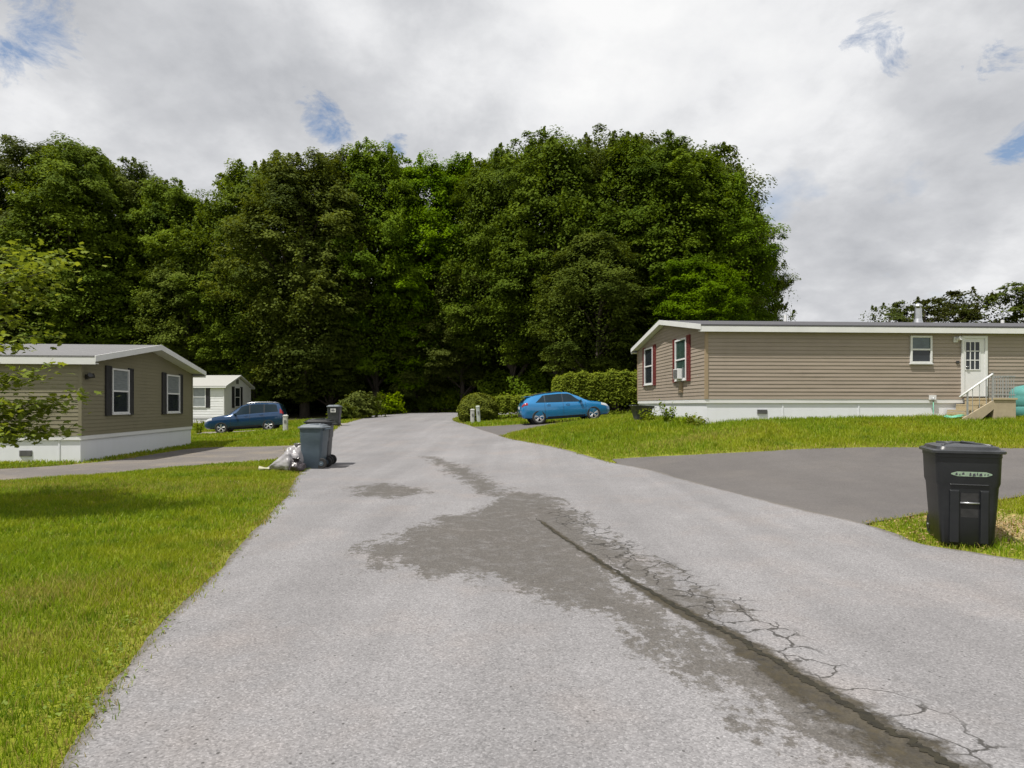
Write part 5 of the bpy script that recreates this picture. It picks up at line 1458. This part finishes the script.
            q = MB(); q.lathe([(.01, sgn * .59), (wr + .07, sgn * .59)], 'y', 24, (a, 0, wr)); q.build('wheel_well', M['car_black'], root, fix=True)
    q = MB(); q.box(axles[0] - .2, axles[1] + .2, -.55, .55, wr * .55, wr * .9); q.build('underbody', M['car_black'], root, fix=True)
    return root


hatch = [(-2.12, .42, .66, .82, .86, .54), (-2.07, .33, .79, .95, 1.03, .58), (-1.96, .29, .85, 1.02, 1.17, .58), (-1.80, .27, .87, 1.03, 1.30, .55), (-1.5, .24, .88, 1.015, 1.385, .55), (-.9, .2, .89, .98, 1.455, .57), (-.2, .2, .89, .95, 1.48, .58),
         (.2, .2, .89, .935, 1.455, .58), (.7, .2, .89, .92, 1.25, .62), (1.1, .2, .885, .905, 1.03, .71), (1.28, .2, .88, .89, .965, .73), (1.7, .22, .865, .845, .895, .69), (2.02, .23, .81, .76, .80, .61), (2.15, .25, .73, .68, .72, .53), (2.23, .33, .60, .58, .61, .45)]
suv = [(-2.18, .45, .70, .86, .90, .58), (-2.13, .35, .82, 1.02, 1.12, .62), (-2.04, .31, .865, 1.07, 1.38, .62), (-1.92, .30, .875, 1.08, 1.58, .61), (-1.6, .29, .885, 1.07, 1.66, .62), (-.6, .27, .89, 1.05, 1.71, .63), (-.2, .27, .89, 1.03, 1.69, .63),
       (.2, .27, .89, 1.02, 1.60, .63), (.7, .27, .885, 1.01, 1.26, .69), (.92, .27, .88, 1.00, 1.11, .73), (1.5, .29, .88, .985, 1.06, .73), (2.0, .30, .84, .91, .96, .66), (2.16, .32, .78, .83, .88, .6), (2.25, .37, .68, .72, .76, .52), (2.29, .42, .60, .62, .66, .46)]
# blue hatchback: right side towards us
xr, yr_ = P(539.5, 0, 30.7).x, 30.7
hd_ = R(7); ax0 = -1.30
car('hatchback_car', 'bright blue hatchback parked before the clipped hedge', hatch, 'paint_blue', (-1.30, 1.37), .338,
    (xr - ax0 * math.cos(hd_) - math.sin(hd_) * .8, yr_ - ax0 * math.sin(hd_) + math.cos(hd_) * .8), hd_, (-1.55, -.05),
    dict(side=((-1.42, -.98, .38, .0), (-.94, -.12, .0, -.0), (-.07, .90, .0, -.52)), front=(.36, 1.04), rear=(-2.02, -1.83), lines=(-1.0, -.1, 1.0), handles=(-.82, .12), mirror=.72, lamp_f=(1.78, 2.12), lamp_r=(-2.08, -1.80, 6.6, 8.2)), True, 'car_black')
# dark blue SUV: left side towards us
xr, yr_ = P(269, 0, 37.8).x, 37.8; hd_ = R(191); ax0 = -1.28
car('suv_car', 'dark blue SUV parked on the grass drive before the white home', suv, 'paint_navy', (-1.28, 1.34), .345,
    (xr - ax0 * math.cos(hd_) + math.sin(hd_) * .8, yr_ - ax0 * math.sin(hd_) - math.cos(hd_) * .8), hd_, (-1.75, .05),
    dict(side=((-1.86, -1.10, .10, .0), (-1.05, -.30, .0, -.0), (-.24, .70, .0, -.50)), front=(.28, .82), rear=(-2.09, -1.94), lines=(-1.07, -.27, .8), handles=(-.9, -.05), mirror=.52, lamp_f=(1.82, 2.18), lamp_r=(-2.13, -1.95, 6.8, 9.0)), False, 'metal')
